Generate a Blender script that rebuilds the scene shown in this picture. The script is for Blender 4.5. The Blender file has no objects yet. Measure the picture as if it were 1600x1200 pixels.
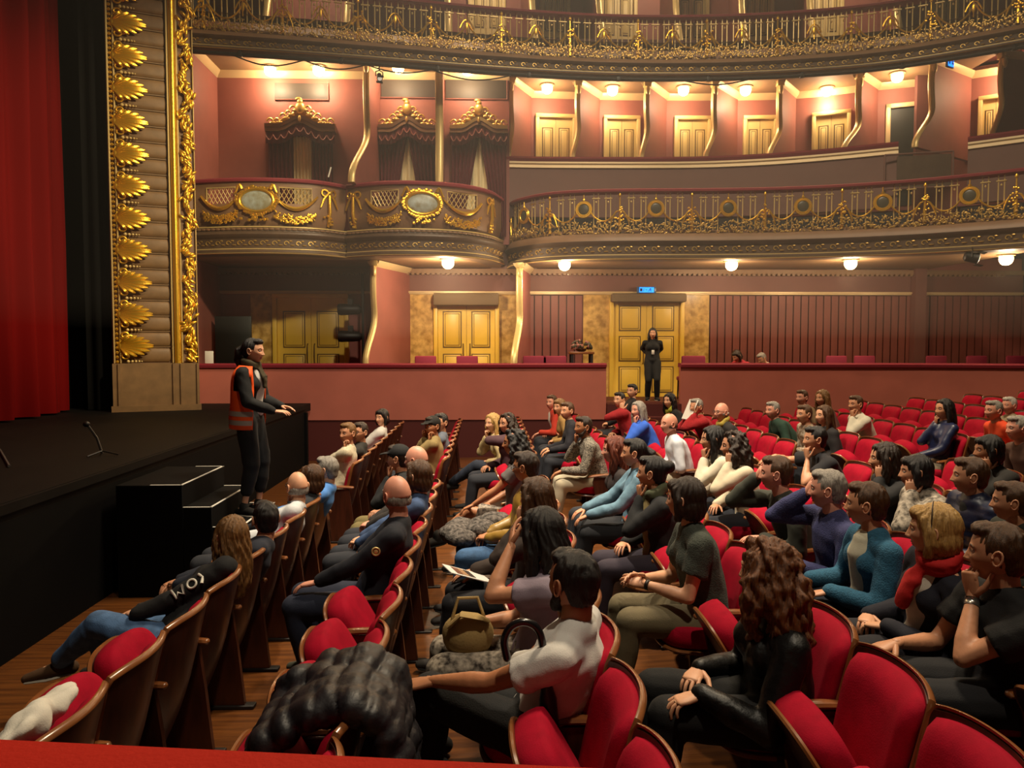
import bpy, bmesh, math, random
import numpy as np
from mathutils import Vector, Matrix
random.seed(7); RNG = np.random.default_rng(7)
SC = bpy.context.scene
COL = SC.collection
PI = math.pi
R_ = math.radians

# ------------------------------------------------------------------ camera
EYE = Vector((0.0, 0.0, 2.25))
cam = bpy.data.cameras.new('camera'); cam_o = bpy.data.objects.new('camera', cam); COL.objects.link(cam_o)
cam_o.location = EYE
cam_o.rotation_euler = (R_(90 - 2.86), 0, R_(-1.81))
cam.sensor_width = 36; cam.lens = 27.0; cam.clip_start = 0.05; cam.clip_end = 200
SC.camera = cam_o

# ------------------------------------------------------------------ world, view, hall light
SC.view_settings.view_transform = 'Standard'; SC.view_settings.look = 'None'
SC.view_settings.exposure = 0.0; SC.view_settings.gamma = 1.0; SC.view_settings.use_curve_mapping = False
w = bpy.data.worlds.new('world'); SC.world = w; w.use_nodes = True
w.node_tree.nodes['Background'].inputs[0].default_value = (1.0, 0.72, 0.5, 1)
w.node_tree.nodes['Background'].inputs[1].default_value = 0.018

def area_light(name, loc, target, size, power, col, spread=180):
    l = bpy.data.lights.new(name, 'AREA'); l.shape = 'DISK'; l.size = size; l.energy = power; l.color = col; l.spread = R_(spread)
    o = bpy.data.objects.new(name, l); COL.objects.link(o); o.location = loc
    o.rotation_euler = (Vector(target) - Vector(loc)).to_track_quat('-Z', 'Y').to_euler()
    return o
def spot_light(name, loc, target, power, col, angle, blend=0.5, rad=0.15):
    l = bpy.data.lights.new(name, 'SPOT'); l.energy = power; l.color = col; l.spot_size = R_(angle); l.spot_blend = blend; l.shadow_soft_size = rad
    o = bpy.data.objects.new(name, l); COL.objects.link(o); o.location = loc
    o.rotation_euler = (Vector(target) - Vector(loc)).to_track_quat('-Z', 'Y').to_euler()
    return o
WARM = (1.0, 0.74, 0.46)
area_light('chandelier_light', (3.2, 7.6, 12.5), (2.2, 8.0, 0), 2.2, 1000, (1.0, 0.80, 0.54), 140)
spot_light('house_spot_light', (-0.9, 6.6, 10.0), (1.0, 8.3, 0.7), 5600, (1.0, 0.86, 0.66), 58, 1.0, 0.14)
spot_light('house_spot_light', (1.2, 1.0, 10.5), (0.3, 4.6, 0.7), 1500, (1.0, 0.85, 0.64), 48, 0.9, 0.2)
spot_light('wall_wash_light', (0.5, 3.0, 9.0), (-0.8, 15.0, 1.4), 2300, (1.0, 0.84, 0.62), 46, 0.9, 0.3)
spot_light('proscenium_spot_light', (2.5, 5.0, 8.5), (-5.7, 13.3, 4.5), 4000, (1.0, 0.82, 0.48), 34, 0.7, 0.2)

# ------------------------------------------------------------------ camera-measured helper: a pixel of the 1600 x 1200 frame to a point
_ps, _th = R_(1.81), R_(2.86)
_f = np.array([math.sin(_ps) * math.cos(_th), math.cos(_ps) * math.cos(_th), -math.sin(_th)])
_r = np.array([math.cos(_ps), -math.sin(_ps), 0.0]); _u = np.cross(_r, _f)
def at(px, py, Y=None, Z=None):
    d = _f * 1200 + _r * (px - 800) - _u * (py - 600)
    t = Y / d[1] if Y is not None else (Z - 2.25) / d[2]
    return np.array([0, 0, 2.25]) + d * t

# ------------------------------------------------------------------ materials
def lin(c):
    if isinstance(c, str):
        c = [int(c[i:i + 2], 16) / 255 for i in (0, 2, 4)]
        return tuple(x / 12.92 if x <= 0.04045 else ((x + 0.055) / 1.055) ** 2.4 for x in c)
    return tuple(c)
MATS = {}
def mat(name, col, rough=0.6, metal=0.0, var=0.0, vscale=8.0, bump=0.0, bscale=40.0, sheen=0.0, emit=None, estr=0.0, stretch=(1, 1, 1), col2=None, coat=0.0, spec=0.5, sss=0.0):
    if name in MATS: return MATS[name]
    m = bpy.data.materials.new(name); m.use_nodes = True; MATS[name] = m
    nt = m.node_tree; b = nt.nodes['Principled BSDF']
    c = lin(col); b.inputs['Base Color'].default_value = (*c, 1)
    b.inputs['Roughness'].default_value = rough; b.inputs['Metallic'].default_value = metal
    b.inputs['Specular IOR Level'].default_value = spec
    if sheen: b.inputs['Sheen Weight'].default_value = sheen; b.inputs['Sheen Roughness'].default_value = 0.4; b.inputs['Sheen Tint'].default_value = (*[min(1, x * 2 + .1) for x in c], 1)
    if coat: b.inputs['Coat Weight'].default_value = coat; b.inputs['Coat Roughness'].default_value = 0.15
    if sss: b.inputs['Subsurface Weight'].default_value = sss; b.inputs['Subsurface Radius'].default_value = (0.01, 0.004, 0.002)
    if emit: b.inputs['Emission Color'].default_value = (*lin(emit), 1); b.inputs['Emission Strength'].default_value = estr
    if var or bump or col2:
        tc = nt.nodes.new('ShaderNodeTexCoord'); mp = nt.nodes.new('ShaderNodeMapping'); mp.inputs['Scale'].default_value = stretch
        nt.links.new(tc.outputs['Object'], mp.inputs['Vector'])
    if var or col2:
        n = nt.nodes.new('ShaderNodeTexNoise'); n.inputs['Scale'].default_value = vscale; n.inputs['Detail'].default_value = 4
        nt.links.new(mp.outputs[0], n.inputs['Vector'])
        rp = nt.nodes.new('ShaderNodeValToRGB'); rp.color_ramp.elements[0].position = 0.35; rp.color_ramp.elements[1].position = 0.65
        c2 = lin(col2) if col2 else tuple(min(1, x * (1 + var)) for x in c)
        c1 = c if col2 else tuple(x * (1 - var) for x in c)
        rp.color_ramp.elements[0].color = (*c1, 1); rp.color_ramp.elements[1].color = (*c2, 1)
        nt.links.new(n.outputs[0], rp.inputs[0]); nt.links.new(rp.outputs[0], b.inputs['Base Color'])
    if bump:
        n2 = nt.nodes.new('ShaderNodeTexNoise'); n2.inputs['Scale'].default_value = bscale; n2.inputs['Detail'].default_value = 3
        nt.links.new(mp.outputs[0], n2.inputs['Vector'])
        bp = nt.nodes.new('ShaderNodeBump'); bp.inputs['Strength'].default_value = bump; bp.inputs['Distance'].default_value = 0.01
        nt.links.new(n2.outputs[0], bp.inputs['Height']); nt.links.new(bp.outputs[0], b.inputs['Normal'])
    return m

M_VELVET = mat('red_velvet', (.33, .002, .018), 0.85, var=.10, vscale=14, bump=.12, bscale=160, spec=.15)
M_VELVET2 = mat('scarlet_velvet', (.5, .018, .008), .85, bump=.15, bscale=160, spec=.15)
M_SHELL = mat('dark_stained_wood', '3d1a0d', 0.38, var=.30, vscale=5, stretch=(6, 6, .8), coat=.15)
M_TRIM = mat('varnished_trim_wood', '7d4c28', 0.28, var=.12, vscale=12, coat=.3)
M_ARM = mat('brown_armrest_wood', '7d4a26', 0.3, var=.2, vscale=9, coat=.4)
M_IRON = mat('dark_iron', '17100d', 0.5)
M_GOLD = mat('bright_gold_leaf', 'eebb3c', 0.3, metal=.75, bump=.25, bscale=60)
M_GOLD2 = mat('old_gold', 'c4a055', 0.38, metal=.6, bump=.25, bscale=50)
M_GOLDP = mat('gold_paint', 'd8bd7c', 0.38, metal=.3)
M_FASC = mat('bronze_brown_paint', '846448', 0.5, var=.08, vscale=3)
M_FASC2 = mat('dark_bronze_paint', '584433', 0.5, var=.12, vscale=4)
M_PINK = mat('rose_red_wall_paint', 'b06353', 0.62, var=.06, vscale=2, bump=.05, bscale=60)
M_PINKD = mat('deep_maroon_paint', '4f1713', 0.6)
M_MAROON = mat('maroon_damask', '8e5248', 0.6, var=.06, vscale=3, bump=.08, bscale=90)
M_MAROON2 = mat('mauve_brown_wall', '70463f', 0.6, var=.05, vscale=2)
M_LEDGEW = mat('dusky_brown_ledge_paint', '7a574e', 0.6, var=.04, vscale=2)
M_RAIL = mat('wine_velvet_rail', '7a1626', 0.8, sheen=.2)
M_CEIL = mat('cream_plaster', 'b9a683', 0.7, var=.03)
M_CREAM = mat('cream_gilt_moulding', 'cdb486', 0.42, metal=.15)
M_DOORY = mat('ochre_door_paint', 'e2bb48', 0.42, var=.04, vscale=3)
M_DOORC = mat('pale_cream_door_paint', 'd8c27e', 0.45)
M_GROOVE = mat('door_groove_brown', '6e5426', 0.6)
M_MARBLE = mat('ochre_marble', 'a07a3c', 0.3, col2='d8b268', vscale=7, bump=.05)
M_SLAT = mat('maroon_slat_panel', '7d443a', 0.55, var=.06, vscale=3)
M_DARKG = mat('dark_slat_gap', '38130f', 0.7)
M_BLACK = mat('black_stage_paint', '060505', 0.8, spec=.12)
M_STAGE = mat('worn_black_stage_floor', '0e0b08', 0.7, var=.25, vscale=2, spec=.15)
M_CURT = mat('stage_curtain_red', (.13, .0012, .0008), 0.85, spec=.1)
M_CURT2 = mat('burgundy_drape', '5e1a26', 0.85, sheen=.2)
M_SHEER = mat('cream_drape', 'eadcae', 0.8)
M_PANELP = mat('stone_brown_panel', '7d5f3c', 0.55, var=.12, vscale=6, bump=.1, bscale=20)
M_WHITE = mat('white_tape', 'd8d4c8', 0.6)
M_GLOBE = mat('lit_glass_globe', 'fff2d0', 0.3, emit='ffd58a', estr=22)
M_BLUE = mat('lit_blue_sign', '1578d8', 0.3, emit='1a86ff', estr=2.2)
M_SIGNW = mat('sign_pictogram_pale', 'c8ecff', 0.4, emit='bfe8ff', estr=1.6)
M_GREY = mat('dim_grey_box', '4a4440', 0.6)
M_MEDAL = mat('painted_medallion', '8a8468', 0.4, col2='aab4ae', vscale=7)
M_SLATE = mat('dark_glass_disc', '4a4638', 0.35)
M_SCREEN = mat('dark_green_board', '0c110d', 0.5)

# ------------------------------------------------------------------ mesh helpers
class MB:
    def __init__(s): s.v = []; s.f = []; s.m = []; s.n = 0
    def add(s, g, mi=0):
        v, f = g; v = np.asarray(v, float)
        s.v.append(v); o = s.n
        for q in f: s.f.append([int(i) + o for i in q])
        s.m += [mi] * len(f) if not hasattr(mi, '__len__') else list(mi)
        s.n += len(v); return s
    def verts(s): return np.concatenate(s.v) if s.v else np.zeros((0, 3))
    def mesh(s, name, mats, ang=40):
        me = bpy.data.meshes.new(name)
        me.from_pydata(s.verts().tolist(), [], s.f)
        for m in (mats if isinstance(mats, (list, tuple)) else [mats]): me.materials.append(m)
        if len(me.polygons):
            me.polygons.foreach_set('material_index', s.m)
            me.polygons.foreach_set('use_smooth', [True] * len(me.polygons))
            if ang < 180: me.set_sharp_from_angle(angle=R_(ang))
        me.update(); return me
    def build(s, name, mats, parent=None, loc=None, ang=40):
        return link(name, s.mesh(name, mats, ang), parent, loc)
def link(name, me, parent=None, loc=None):
    o = bpy.data.objects.new(name, me); COL.objects.link(o)
    if parent is not None: o.parent = parent
    if loc is not None: o.location = loc
    return o
def tag(o, label=None, cat=None, group=None, kind=None):
    if label: o['label'] = label
    if cat: o['category'] = cat
    if group: o['group'] = group
    if kind: o['kind'] = kind
    return o
def struct(mb, name, mats, parent=None, ang=40):
    o = mb.build(name, mats, parent, ang=ang)
    if parent is None: o['kind'] = 'structure'
    return o
def empty(name, loc, label=None, cat=None, group=None, rz=0, kind=None):
    o = bpy.data.objects.new(name, None); COL.objects.link(o); o.location = loc; o.rotation_euler = (0, 0, rz); o.empty_display_size = .1
    return tag(o, label, cat, group, kind)
def copy_tree(o, parent=None):
    c = o.copy(); COL.objects.link(c)
    if parent is not None: c.parent = parent
    for ch in o.children: copy_tree(ch, c)
    return c
def U(v): v = np.asarray(v, float); return v / (np.linalg.norm(v) + 1e-9)
def box(c, s, M=None):
    v = np.array([[x, y, z] for x in (-.5, .5) for y in (-.5, .5) for z in (-.5, .5)]) * np.array(s)
    if M is not None: v = v @ np.asarray(M).T
    return v + np.array(c), [(0, 1, 3, 2), (4, 6, 7, 5), (0, 4, 5, 1), (2, 3, 7, 6), (0, 2, 6, 4), (1, 5, 7, 3)]
def rbox(c, s, r=.01, seg=2, M=None):
    bm = bmesh.new(); bmesh.ops.create_cube(bm, size=1)
    bmesh.ops.scale(bm, vec=s, verts=bm.verts)
    bmesh.ops.bevel(bm, geom=bm.edges[:], offset=min(r, min(s) * .49), segments=seg, affect='EDGES', profile=.5)
    bm.verts.index_update(); v = np.array([x.co[:] for x in bm.verts]); f = [[q.index for q in p.verts] for p in bm.faces]; bm.free()
    if M is not None: v = v @ np.asarray(M).T
    return v + np.array(c), f
def gridf(P, cu=False, cv=False, capu=False):
    P = np.asarray(P, float); a, b = P.shape[:2]; f = []
    for i in range(a if cu else a - 1):
        for j in range(b if cv else b - 1):
            i2, j2 = (i + 1) % a, (j + 1) % b
            f.append((i * b + j, i2 * b + j, i2 * b + j2, i * b + j2))
    if capu and cv: f.append(tuple(range(b))[::-1]); f.append(tuple((a - 1) * b + j for j in range(b)))
    return P.reshape(-1, 3), f
def frames(pts, side=None):
    pts = np.asarray(pts, float); t = np.gradient(pts, axis=0); t /= np.linalg.norm(t, axis=1)[:, None] + 1e-9
    if side is None:
        side = np.cross(t[0], [0, 0, 1.0]); 
        if np.linalg.norm(side) < .1: side = np.array([1.0, 0, 0])
    A = []; s = np.asarray(side, float)
    for k in range(len(pts)):
        s = s - t[k] * (s @ t[k]); n = np.linalg.norm(s)
        if n < 1e-6: s = np.cross(t[k], [0.3, .5, .8]); n = np.linalg.norm(s)
        s = s / n; A.append(s)
    A = np.array(A); return t, A, np.cross(t, A)
def tube(pts, r, n=8, r2=None, side=None, round_=False, cap=True):
    """tube along pts, half-width r along side and r2 across it; round_ adds half-round ends"""
    pts = np.asarray(pts, float); k = len(pts)
    r = np.broadcast_to(np.asarray(r, float), (k,)).copy(); r2 = r.copy() if r2 is None else np.broadcast_to(np.asarray(r2, float), (k,)).copy()
    if round_:
        d0, d1 = U(pts[0] - pts[1]), U(pts[-1] - pts[-2]); q = min(r[0], r2[0]), min(r[-1], r2[-1])
        a = np.array([.97, .75, .4]); h = np.sqrt(1 - a * a)
        pts = np.vstack([pts[0] + d0 * q[0] * a[:, None], pts, pts[-1] + d1 * q[1] * a[::-1, None]])
        r = np.concatenate([r[0] * h, r, r[-1] * h[::-1]]); r2 = np.concatenate([r2[0] * h, r2, r2[-1] * h[::-1]])
    t, A, B = frames(pts, side); an = np.arange(n) * 2 * PI / n
    P = pts[:, None] + A[:, None] * (np.cos(an)[None, :, None] * r[:, None, None]) + B[:, None] * (np.sin(an)[None, :, None] * r2[:, None, None])
    return gridf(P, cv=True, capu=cap)
def ell(c, r, M=None, nu=8, nv=10):
    th = np.linspace(0, PI, nu + 1)[1:-1]; ph = np.arange(nv) * 2 * PI / nv
    P = np.stack([np.sin(th)[:, None] * np.cos(ph), np.sin(th)[:, None] * np.sin(ph), np.cos(th)[:, None] + 0 * ph], -1)
    v, f = gridf(P, cv=True); n = len(v)
    v = np.vstack([v, [[0, 0, 1], [0, 0, -1]]]); f += [(n, j, (j + 1) % nv) for j in range(nv)]
    o = (nu - 2) * nv; f += [(n + 1, o + (j + 1) % nv, o + j) for j in range(nv)]
    f = [tuple(reversed(q)) for q in f]
    v = v * np.asarray(r, float)
    if M is not None: v = v @ np.asarray(M).T
    return v + np.asarray(c, float), f
def lathe(c, prof, n=14, ax=(0, 0, 1)):
    ax = U(ax); a = U(np.cross(ax, [0.3, .9, .1])); b = np.cross(ax, a); an = np.arange(n) * 2 * PI / n
    ring = np.cos(an)[:, None] * a + np.sin(an)[:, None] * b
    P = np.array([np.asarray(c) + ax * z + ring * max(r, 1e-4) for r, z in prof]); return gridf(P, cv=True, capu=True)
def prism(poly, O, ex, ey, th):
    """polygon in the ex/ey plane at O, thickness th along ex x ey (centred)"""
    poly = np.asarray(poly, float); O = np.asarray(O, float); ex, ey = U(ex), U(ey); ez = np.cross(ex, ey); n = len(poly)
    p = O + poly[:, :1] * ex + poly[:, 1:] * ey
    v = np.vstack([p - ez * th / 2, p + ez * th / 2])
    return v, [tuple(range(n))[::-1], tuple(range(n, 2 * n))] + [(i, (i + 1) % n, n + (i + 1) % n, n + i) for i in range(n)]
def torus(c, R, r, ax=(0, -1, 0), n=20, m=6, sx=1, sz=1, up=(0, 0, 1)):
    ax = U(ax); e1 = U(np.cross(up, ax)); e2 = np.cross(ax, e1); an = np.arange(n) * 2 * PI / n; bn = np.arange(m) * 2 * PI / m
    rad = np.cos(an)[:, None] * e1 * sx + np.sin(an)[:, None] * e2 * sz; un = np.cos(an)[:, None] * e1 + np.sin(an)[:, None] * e2
    P = np.asarray(c) + rad[:, None] * R + un[:, None] * (np.cos(bn) * r)[None, :, None] + ax * (np.sin(bn) * r)[None, :, None]
    return gridf(P, cu=True, cv=True)
class Path:
    """smooth horizontal curve; N is the outward side (toward the hall)"""
    def __init__(s, pts, n=160, smooth=True):
        p = np.array([q[:2] for q in pts], float)
        if smooth and len(p) > 2:
            e = np.vstack([2 * p[0] - p[1], p, 2 * p[-1] - p[-2]]); out = []
            per = max(2, n // (len(p) - 1))
            for i in range(1, len(e) - 2):
                t = np.linspace(0, 1, per, endpoint=False)[:, None]; a, b, c, d = e[i - 1], e[i], e[i + 1], e[i + 2]
                out.append(.5 * (2 * b + (c - a) * t + (2 * a - 5 * b + 4 * c - d) * t ** 2 + (3 * b - a - 3 * c + d) * t ** 3))
            p = np.vstack(out + [p[-1:]])
        s.p = p; d = np.linalg.norm(np.diff(p, axis=0), axis=1); s.s = np.concatenate([[0], np.cumsum(d)]); s.L = s.s[-1]
    def P(s, u):
        u = np.asarray(u, float); return np.stack([np.interp(u, s.s, s.p[:, 0]), np.interp(u, s.s, s.p[:, 1])], -1)
    def N(s, u):
        t = s.P(np.minimum(np.asarray(u) + .08, s.L)) - s.P(np.maximum(np.asarray(u) - .08, 0)); t /= np.linalg.norm(t, axis=-1, keepdims=True)
        return np.stack([t[..., 1], -t[..., 0]], -1)
    def pt(s, u, o=0.0, z=0.0):
        q = s.P(u) + s.N(u) * o; return np.array([q[0], q[1], z])
    def fr(s, u):
        n = s.N(u); return np.array([-n[1], n[0], 0]), np.array([n[0], n[1], 0]), np.array([0, 0, 1.0])   # along, outward, up
    def sweep(s, prof, u0=None, u1=None, step=.12, closed=True):
        u0 = 0 if u0 is None else u0; u1 = s.L if u1 is None else u1
        u = np.linspace(u0, u1, max(2, int((u1 - u0) / step) + 1)); P = s.P(u); N = s.N(u); prof = np.asarray(prof, float)
        G = np.zeros((len(u), len(prof), 3)); G[..., :2] = P[:, None] + N[:, None] * prof[None, :, :1]; G[..., 2] = prof[None, :, 1]
        return gridf(G, cv=closed, capu=closed)
    def find(s, px):
        """arc length at which the curve crosses image column px"""
        q = s.p - np.array([0, 0]); c = 800 + 1200 * (q @ _r[:2]) / (q @ _f[:2]); k = np.argmin(np.abs(c - px)); return s.s[k]
def rect(o0, o1, z0, z1): return [(o0, z0), (o1, z0), (o1, z1), (o0, z1)]
def rotz(a): c, s = math.cos(a), math.sin(a); return np.array([[c, -s, 0], [s, c, 0], [0, 0, 1.0]])
def quad(mb, a, b, c, d, mi=0): mb.add((np.array([a, b, c, d]), [(0, 1, 2, 3)]), mi)
def cell_wall(name, x0, x1, y, z0, z1, m, th=.12):
    return struct(MB().add(box(((x0 + x1) / 2, y + th / 2, (z0 + z1) / 2), (x1 - x0, th, z1 - z0))), name, m)
# ------------------------------------------------------------------ setting: floors, stage, lower walls
ROWX = [-1.46 + 1.02 * j for j in range(12)]
ROWZ = [0, .04, .07, .12, .17, .20, .22, .27, .35, .40, .46, .52]
SEATY = [2.25 + .55 * i for i in range(10)] + [9.0 + .55 * i for i in range(9)]
def floor_z(x): return float(np.interp(x, [ROWX[0] + .1] + [ROWX[j] - .35 for j in range(1, 12)], ROWZ))
M_FLOOR = mat('oak_plank_floor', '4e2a0e', 0.4, col2='6e3f17', vscale=3, stretch=(.6, 9, 1), bump=.15, bscale=12, coat=.15)
mb = MB(); xs = [-3.5, -1.3] + [ROWX[j] - .35 for j in range(1, 12)] + [12.5]; zs = [0, 0] + ROWZ[1:] + [.52]
P = np.array([[[x, y, z] for y in (.9, 15.1)] for x, z in zip(xs, zs)]); mb.add(gridf(P))
P2 = P.copy(); P2[..., 2] -= .2; mb.add(gridf(P2)); struct(mb, 'floor', M_FLOOR)
SX = -3.42
struct(MB().add(box(((SX - 13) / 2, 7.2, 1.07), (13 + SX, 15.4, .14))), 'floor_stage', M_STAGE)
mb = MB().add(box((SX - .05, 6.85, .5), (.1, 15.1, 1.0))).add(box((SX + .01, 6.85, 1.10), (.05, 15.1, .07)), 1); mb.add(box((SX - .6, 14.42, .5), (1.3, .1, 1.0)))
struct(mb, 'wall_stage_front', [M_BLACK, M_STAGE])
# far parterre wall with velvet ledge; the doorway is the gap
YB = 15.0; ZL = 1.875; ZBX = 1.12
def ledge_wall(name, pth):
    o = struct(MB().add(pth.sweep([(0, .8), (0, ZL - .05), (-.1, ZL - .05), (-.1, .8)], step=.5)), name, M_PINK)
    struct(MB().add(pth.sweep([(-.03, -.1), (-.03, .8), (-.12, .8), (-.12, -.1)], step=.5)), 'baseboard_far', M_PINKD)
    c = struct(MB().add(pth.sweep([(.05, ZL - .05), (.06, ZL), (.03, ZL + .03), (-.2, ZL + .03), (-.22, ZL - .05)], step=.5)), 'trim_ledge', M_RAIL)
PL = Path([(-5.62, YB), (2.325, YB)], smooth=False); PR = Path([(3.79, YB), (5, YB), (6.5, YB), (8, 14.88), (9.4, 14.5), (11.2, 13.7)])
ledge_wall('wall_far_left', PL); ledge_wall('wall_far_right', PR)
mb = MB()
for k in range(5): mb.add(box((3.06, 14.98 + k * .0 - .28 * (4 - k) + .55, .0 + (k + 1) * .112 + .2), (1.44, .3 + .28 * (4 - k), (k + 1) * .224)))
struct(MB().add(box((3.06, 15.05, .62), (1.46, .35, .98))).add(box((3.06, 14.75, .5), (1.44, .3, .75))).add(box((3.06, 14.45, .38), (1.44, .3, .5))), 'floor_doorway_steps', M_PINKD)
struct(MB().add(box((3, 16.3, ZBX - .06), (18, 2.4, .12))), 'floor_boxes', M_PINKD)
YR = 17.0
XR = lambda px: float(at(px, 500, Y=YR)[0])
struct(MB().add(box((2.7, YR + .1, 2.6), (18.6, .2, 3.2))), 'wall_back_boxes', M_MAROON)
struct(MB().add(box((-5.9, 16.0, 2.5), (.2, 2.2, 3.0))), 'wall_left_boxes', M_MAROON)
struct(MB().add(box((3.0, YR - .03, 3.63), (18, .06, .40))), 'wall_frieze', M_MAROON2)
mb = MB().add(box((3.0, YR - .06, 3.42), (18, .12, .035))).add(box((3.0, YR - .045, 3.39), (18, .09, .03)))
struct(mb, 'trim_picture_rail', M_CREAM)
mb = MB().add(box((3.0, YR - .08, 3.87), (18, .16, .10)))
for x in np.arange(-5.8, 11.5, .11): mb.add(box((x, YR - .14, 3.81), (.06, .1, .05)))
struct(mb, 'trim_dentil', M_FASC)
def marble(px0, px1):
    a, b = XR(px0), XR(px1)
    struct(MB().add(box(((a + b) / 2, YR - .02, (ZBX + 3.375) / 2), (b - a, .05, 3.375 - ZBX))), 'wall_marble', M_MARBLE)
for a, b in ((393, 432), (640, 678), (780, 812), (911, 951), (1068, 1107)): marble(a, b)
def slats(px0, px1, w=.17):
    a, b = XR(px0), XR(px1); mb = MB().add(box(((a + b) / 2, YR - .01, 2.24), (b - a, .03, 2.24)), 1); n = int((b - a) / w); w = (b - a) / n
    for k in range(n): mb.add(box((a + (k + .5) * w, YR - .035, 2.24), (w - .028, .04, 2.22)))
    struct(mb, 'wall_slats', [M_SLAT, M_DARKG])
slats(822, 910); slats(1108, 1425); slats(1426, 1700)
struct(MB().add(box((XR(1425) + .05, YR - .1, 2.5), (.25, .3, 2.9))), 'wall_pier', M_MAROON2)

DOORN = [0]
def door(x0, x1, y, z0, z1, m, rows, frame=.09, handles=True, pelmet=None, single=False):
    """double door in the wall plane y, panels given as (bottom, top) fractions"""
    DOORN[0] += 1
    mb = MB(); w = x1 - x0; h = z1 - z0
    for xx in (x0 + frame / 2, x1 - frame / 2): mb.add(rbox((xx, y - .03, (z0 + z1) / 2), (frame, .14, h), .012))
    mb.add(rbox(((x0 + x1) / 2, y - .03, z1 - frame / 2), (w, .15, frame), .012))
    d = mb.build('door_%d' % DOORN[0], m); d['kind'] = 'structure'
    lw = (w - 2 * frame) / 2
    for k in (0, 1):
        cx = x0 + frame + lw * (k + .5); mb = MB().add(box((cx, y + .005, z0 + h / 2 - frame / 2), (lw - .008, .05, h - frame)))
        for a, b in rows:
            pz, ph = z0 + (a + b) / 2 * (h - frame), (b - a) * (h - frame); pw = lw * .66
            mb.add(box((cx, y - .022, pz), (pw, .012, ph)), 1); mb.add(rbox((cx, y - .03, pz), (pw - .05, .02, ph - .05), .006), 0); mb.add(box((cx, y - .0405, pz), (pw - .10, .004, ph - .10)), 1); mb.add(rbox((cx, y - .042, pz), (pw - .125, .012, ph - .125), .004), 0)
        mb.build('leaf', [m, M_GROOVE], d)
        if handles:
            hx = x0 + frame + lw + (-.075 if k == 0 else .075); hz = z0 + .95
            MB().add(tube([(hx, y - .03, hz - .22), (hx, y - .075, hz - .18), (hx, y - .085, hz), (hx, y - .075, hz + .18), (hx, y - .03, hz + .22)], [.014, .012, .016, .012, .014], 8)).build('handle', M_GROOVE, d)
    if pelmet:
        MB().add(rbox(((x0 + x1) / 2, y - .17, pelmet[0] / 2 + pelmet[1] / 2), (w - .02, .3, pelmet[1] - pelmet[0]), .03)).build('pelmet', pelmet[2], d)
    return d
M_PELM = mat('brown_door_pelmet', '6b573c', 0.7)
PANEL2 = [(.05, .44), (.50, .87)]
door(XR(428), XR(546), YR - .05, ZBX, 3.375, M_DOORY, PANEL2)
door(XR(678), XR(780), YR - .05, ZBX, 3.375, M_DOORY, PANEL2, pelmet=(3.12, 3.38, M_PELM))
door(XR(951), XR(1067), YR - .05, ZBX, 3.375, M_DOORY, [(.04, .31), (.36, .62), (.67, .93)], pelmet=(3.2, 3.38, M_PELM))
# near box: the photographer's own velvet ledge
a, b = at(-160, 1143, Z=1.9), at(1120, 1204, Z=1.9); d = U(b - a); n = np.array([-d[1], d[0], 0])
PN = Path([a - d * .6 - n * .09, b + d * .5 - n * .09], smooth=False)
struct(MB().add(PN.sweep([(-.10, 1.84), (-.10, 1.89), (-.085, 1.9), (.06, 1.9), (.09, 1.885), (.09, 1.84)], step=.3)), 'trim_near_ledge', M_VELVET2)
struct(MB().add(PN.sweep([(-.06, .0), (-.06, 1.84), (.06, 1.84), (.06, .0)], step=.5)), 'wall_near', M_PINK)

# ------------------------------------------------------------------ dividers between boxes
def divider(name, back, bot, top, z0, z1, th=.09, wall=M_MAROON, kind_label=None, crown=True):
    back, bot, top = [np.array(q, float) for q in (back, bot, top)]
    ax = U(bot - back); lb, lt = np.linalg.norm(bot - back), (top - back) @ ax
    t = np.linspace(0, 1, 25); z = z0 + (z1 - z0) * t; s = np.clip((t - .02) / .45, 0, 1); s = s * s * (3 - 2 * s)
    dd = lb + (lt - lb) * s
    dd = dd + .05 * np.sin(np.clip((t - .5) / .5, 0, 1) * PI)
    poly = [(0, z0)] + list(zip(dd, z)) + [(0, z1)]
    e = np.array([ax[0], ax[1], 0]); B = np.array([back[0], back[1], 0])
    o = struct(MB().add(prism(poly, B, e, (0, 0, 1), th)), name, wall, ang=30)
    side = np.cross(e, [0, 0, 1]); pts = [B + e * a + np.array([0, 0, q]) for a, q in zip(dd, z)]
    mb = MB().add(tube(pts, th * .75, 8, .035, side)).add(tube([p + e * .02 for p in pts], .022, 6)); 
    p = pts[-1]; mb.add(rbox(p + np.array([0, 0, -.05]), (.16, .16, .12), .02)); mb.add(ell(p + np.array([0, -.06, -.2]) , (.05, .05, .11)))
    mb.build('gilt_edge', M_GOLDP, o)
    if crown:
        mc = MB(); q0, q1 = B, B + e * (lt + .03)
        for sgn in (-1, 1):
            mc.add(prism([(0, 0), (.09, 0), (.07, -.05), (.02, -.10), (0, -.12)], (q0 + q1) / 2 + side * sgn * th / 2 + np.array([0, 0, z1]), side * sgn, (0, 0, 1), np.linalg.norm(q1 - q0)))
        mc.build('cornice', M_CREAM, o, ang=30)
    return o
divider('wall_divider', (-1.73, YR), (-2.375, 15.02), (-2.24, 15.4), ZL, 3.93)
divider('wall_divider', (.907, YR), (.51, 15.02), (.66, 15.74), ZL, 3.93)

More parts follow.
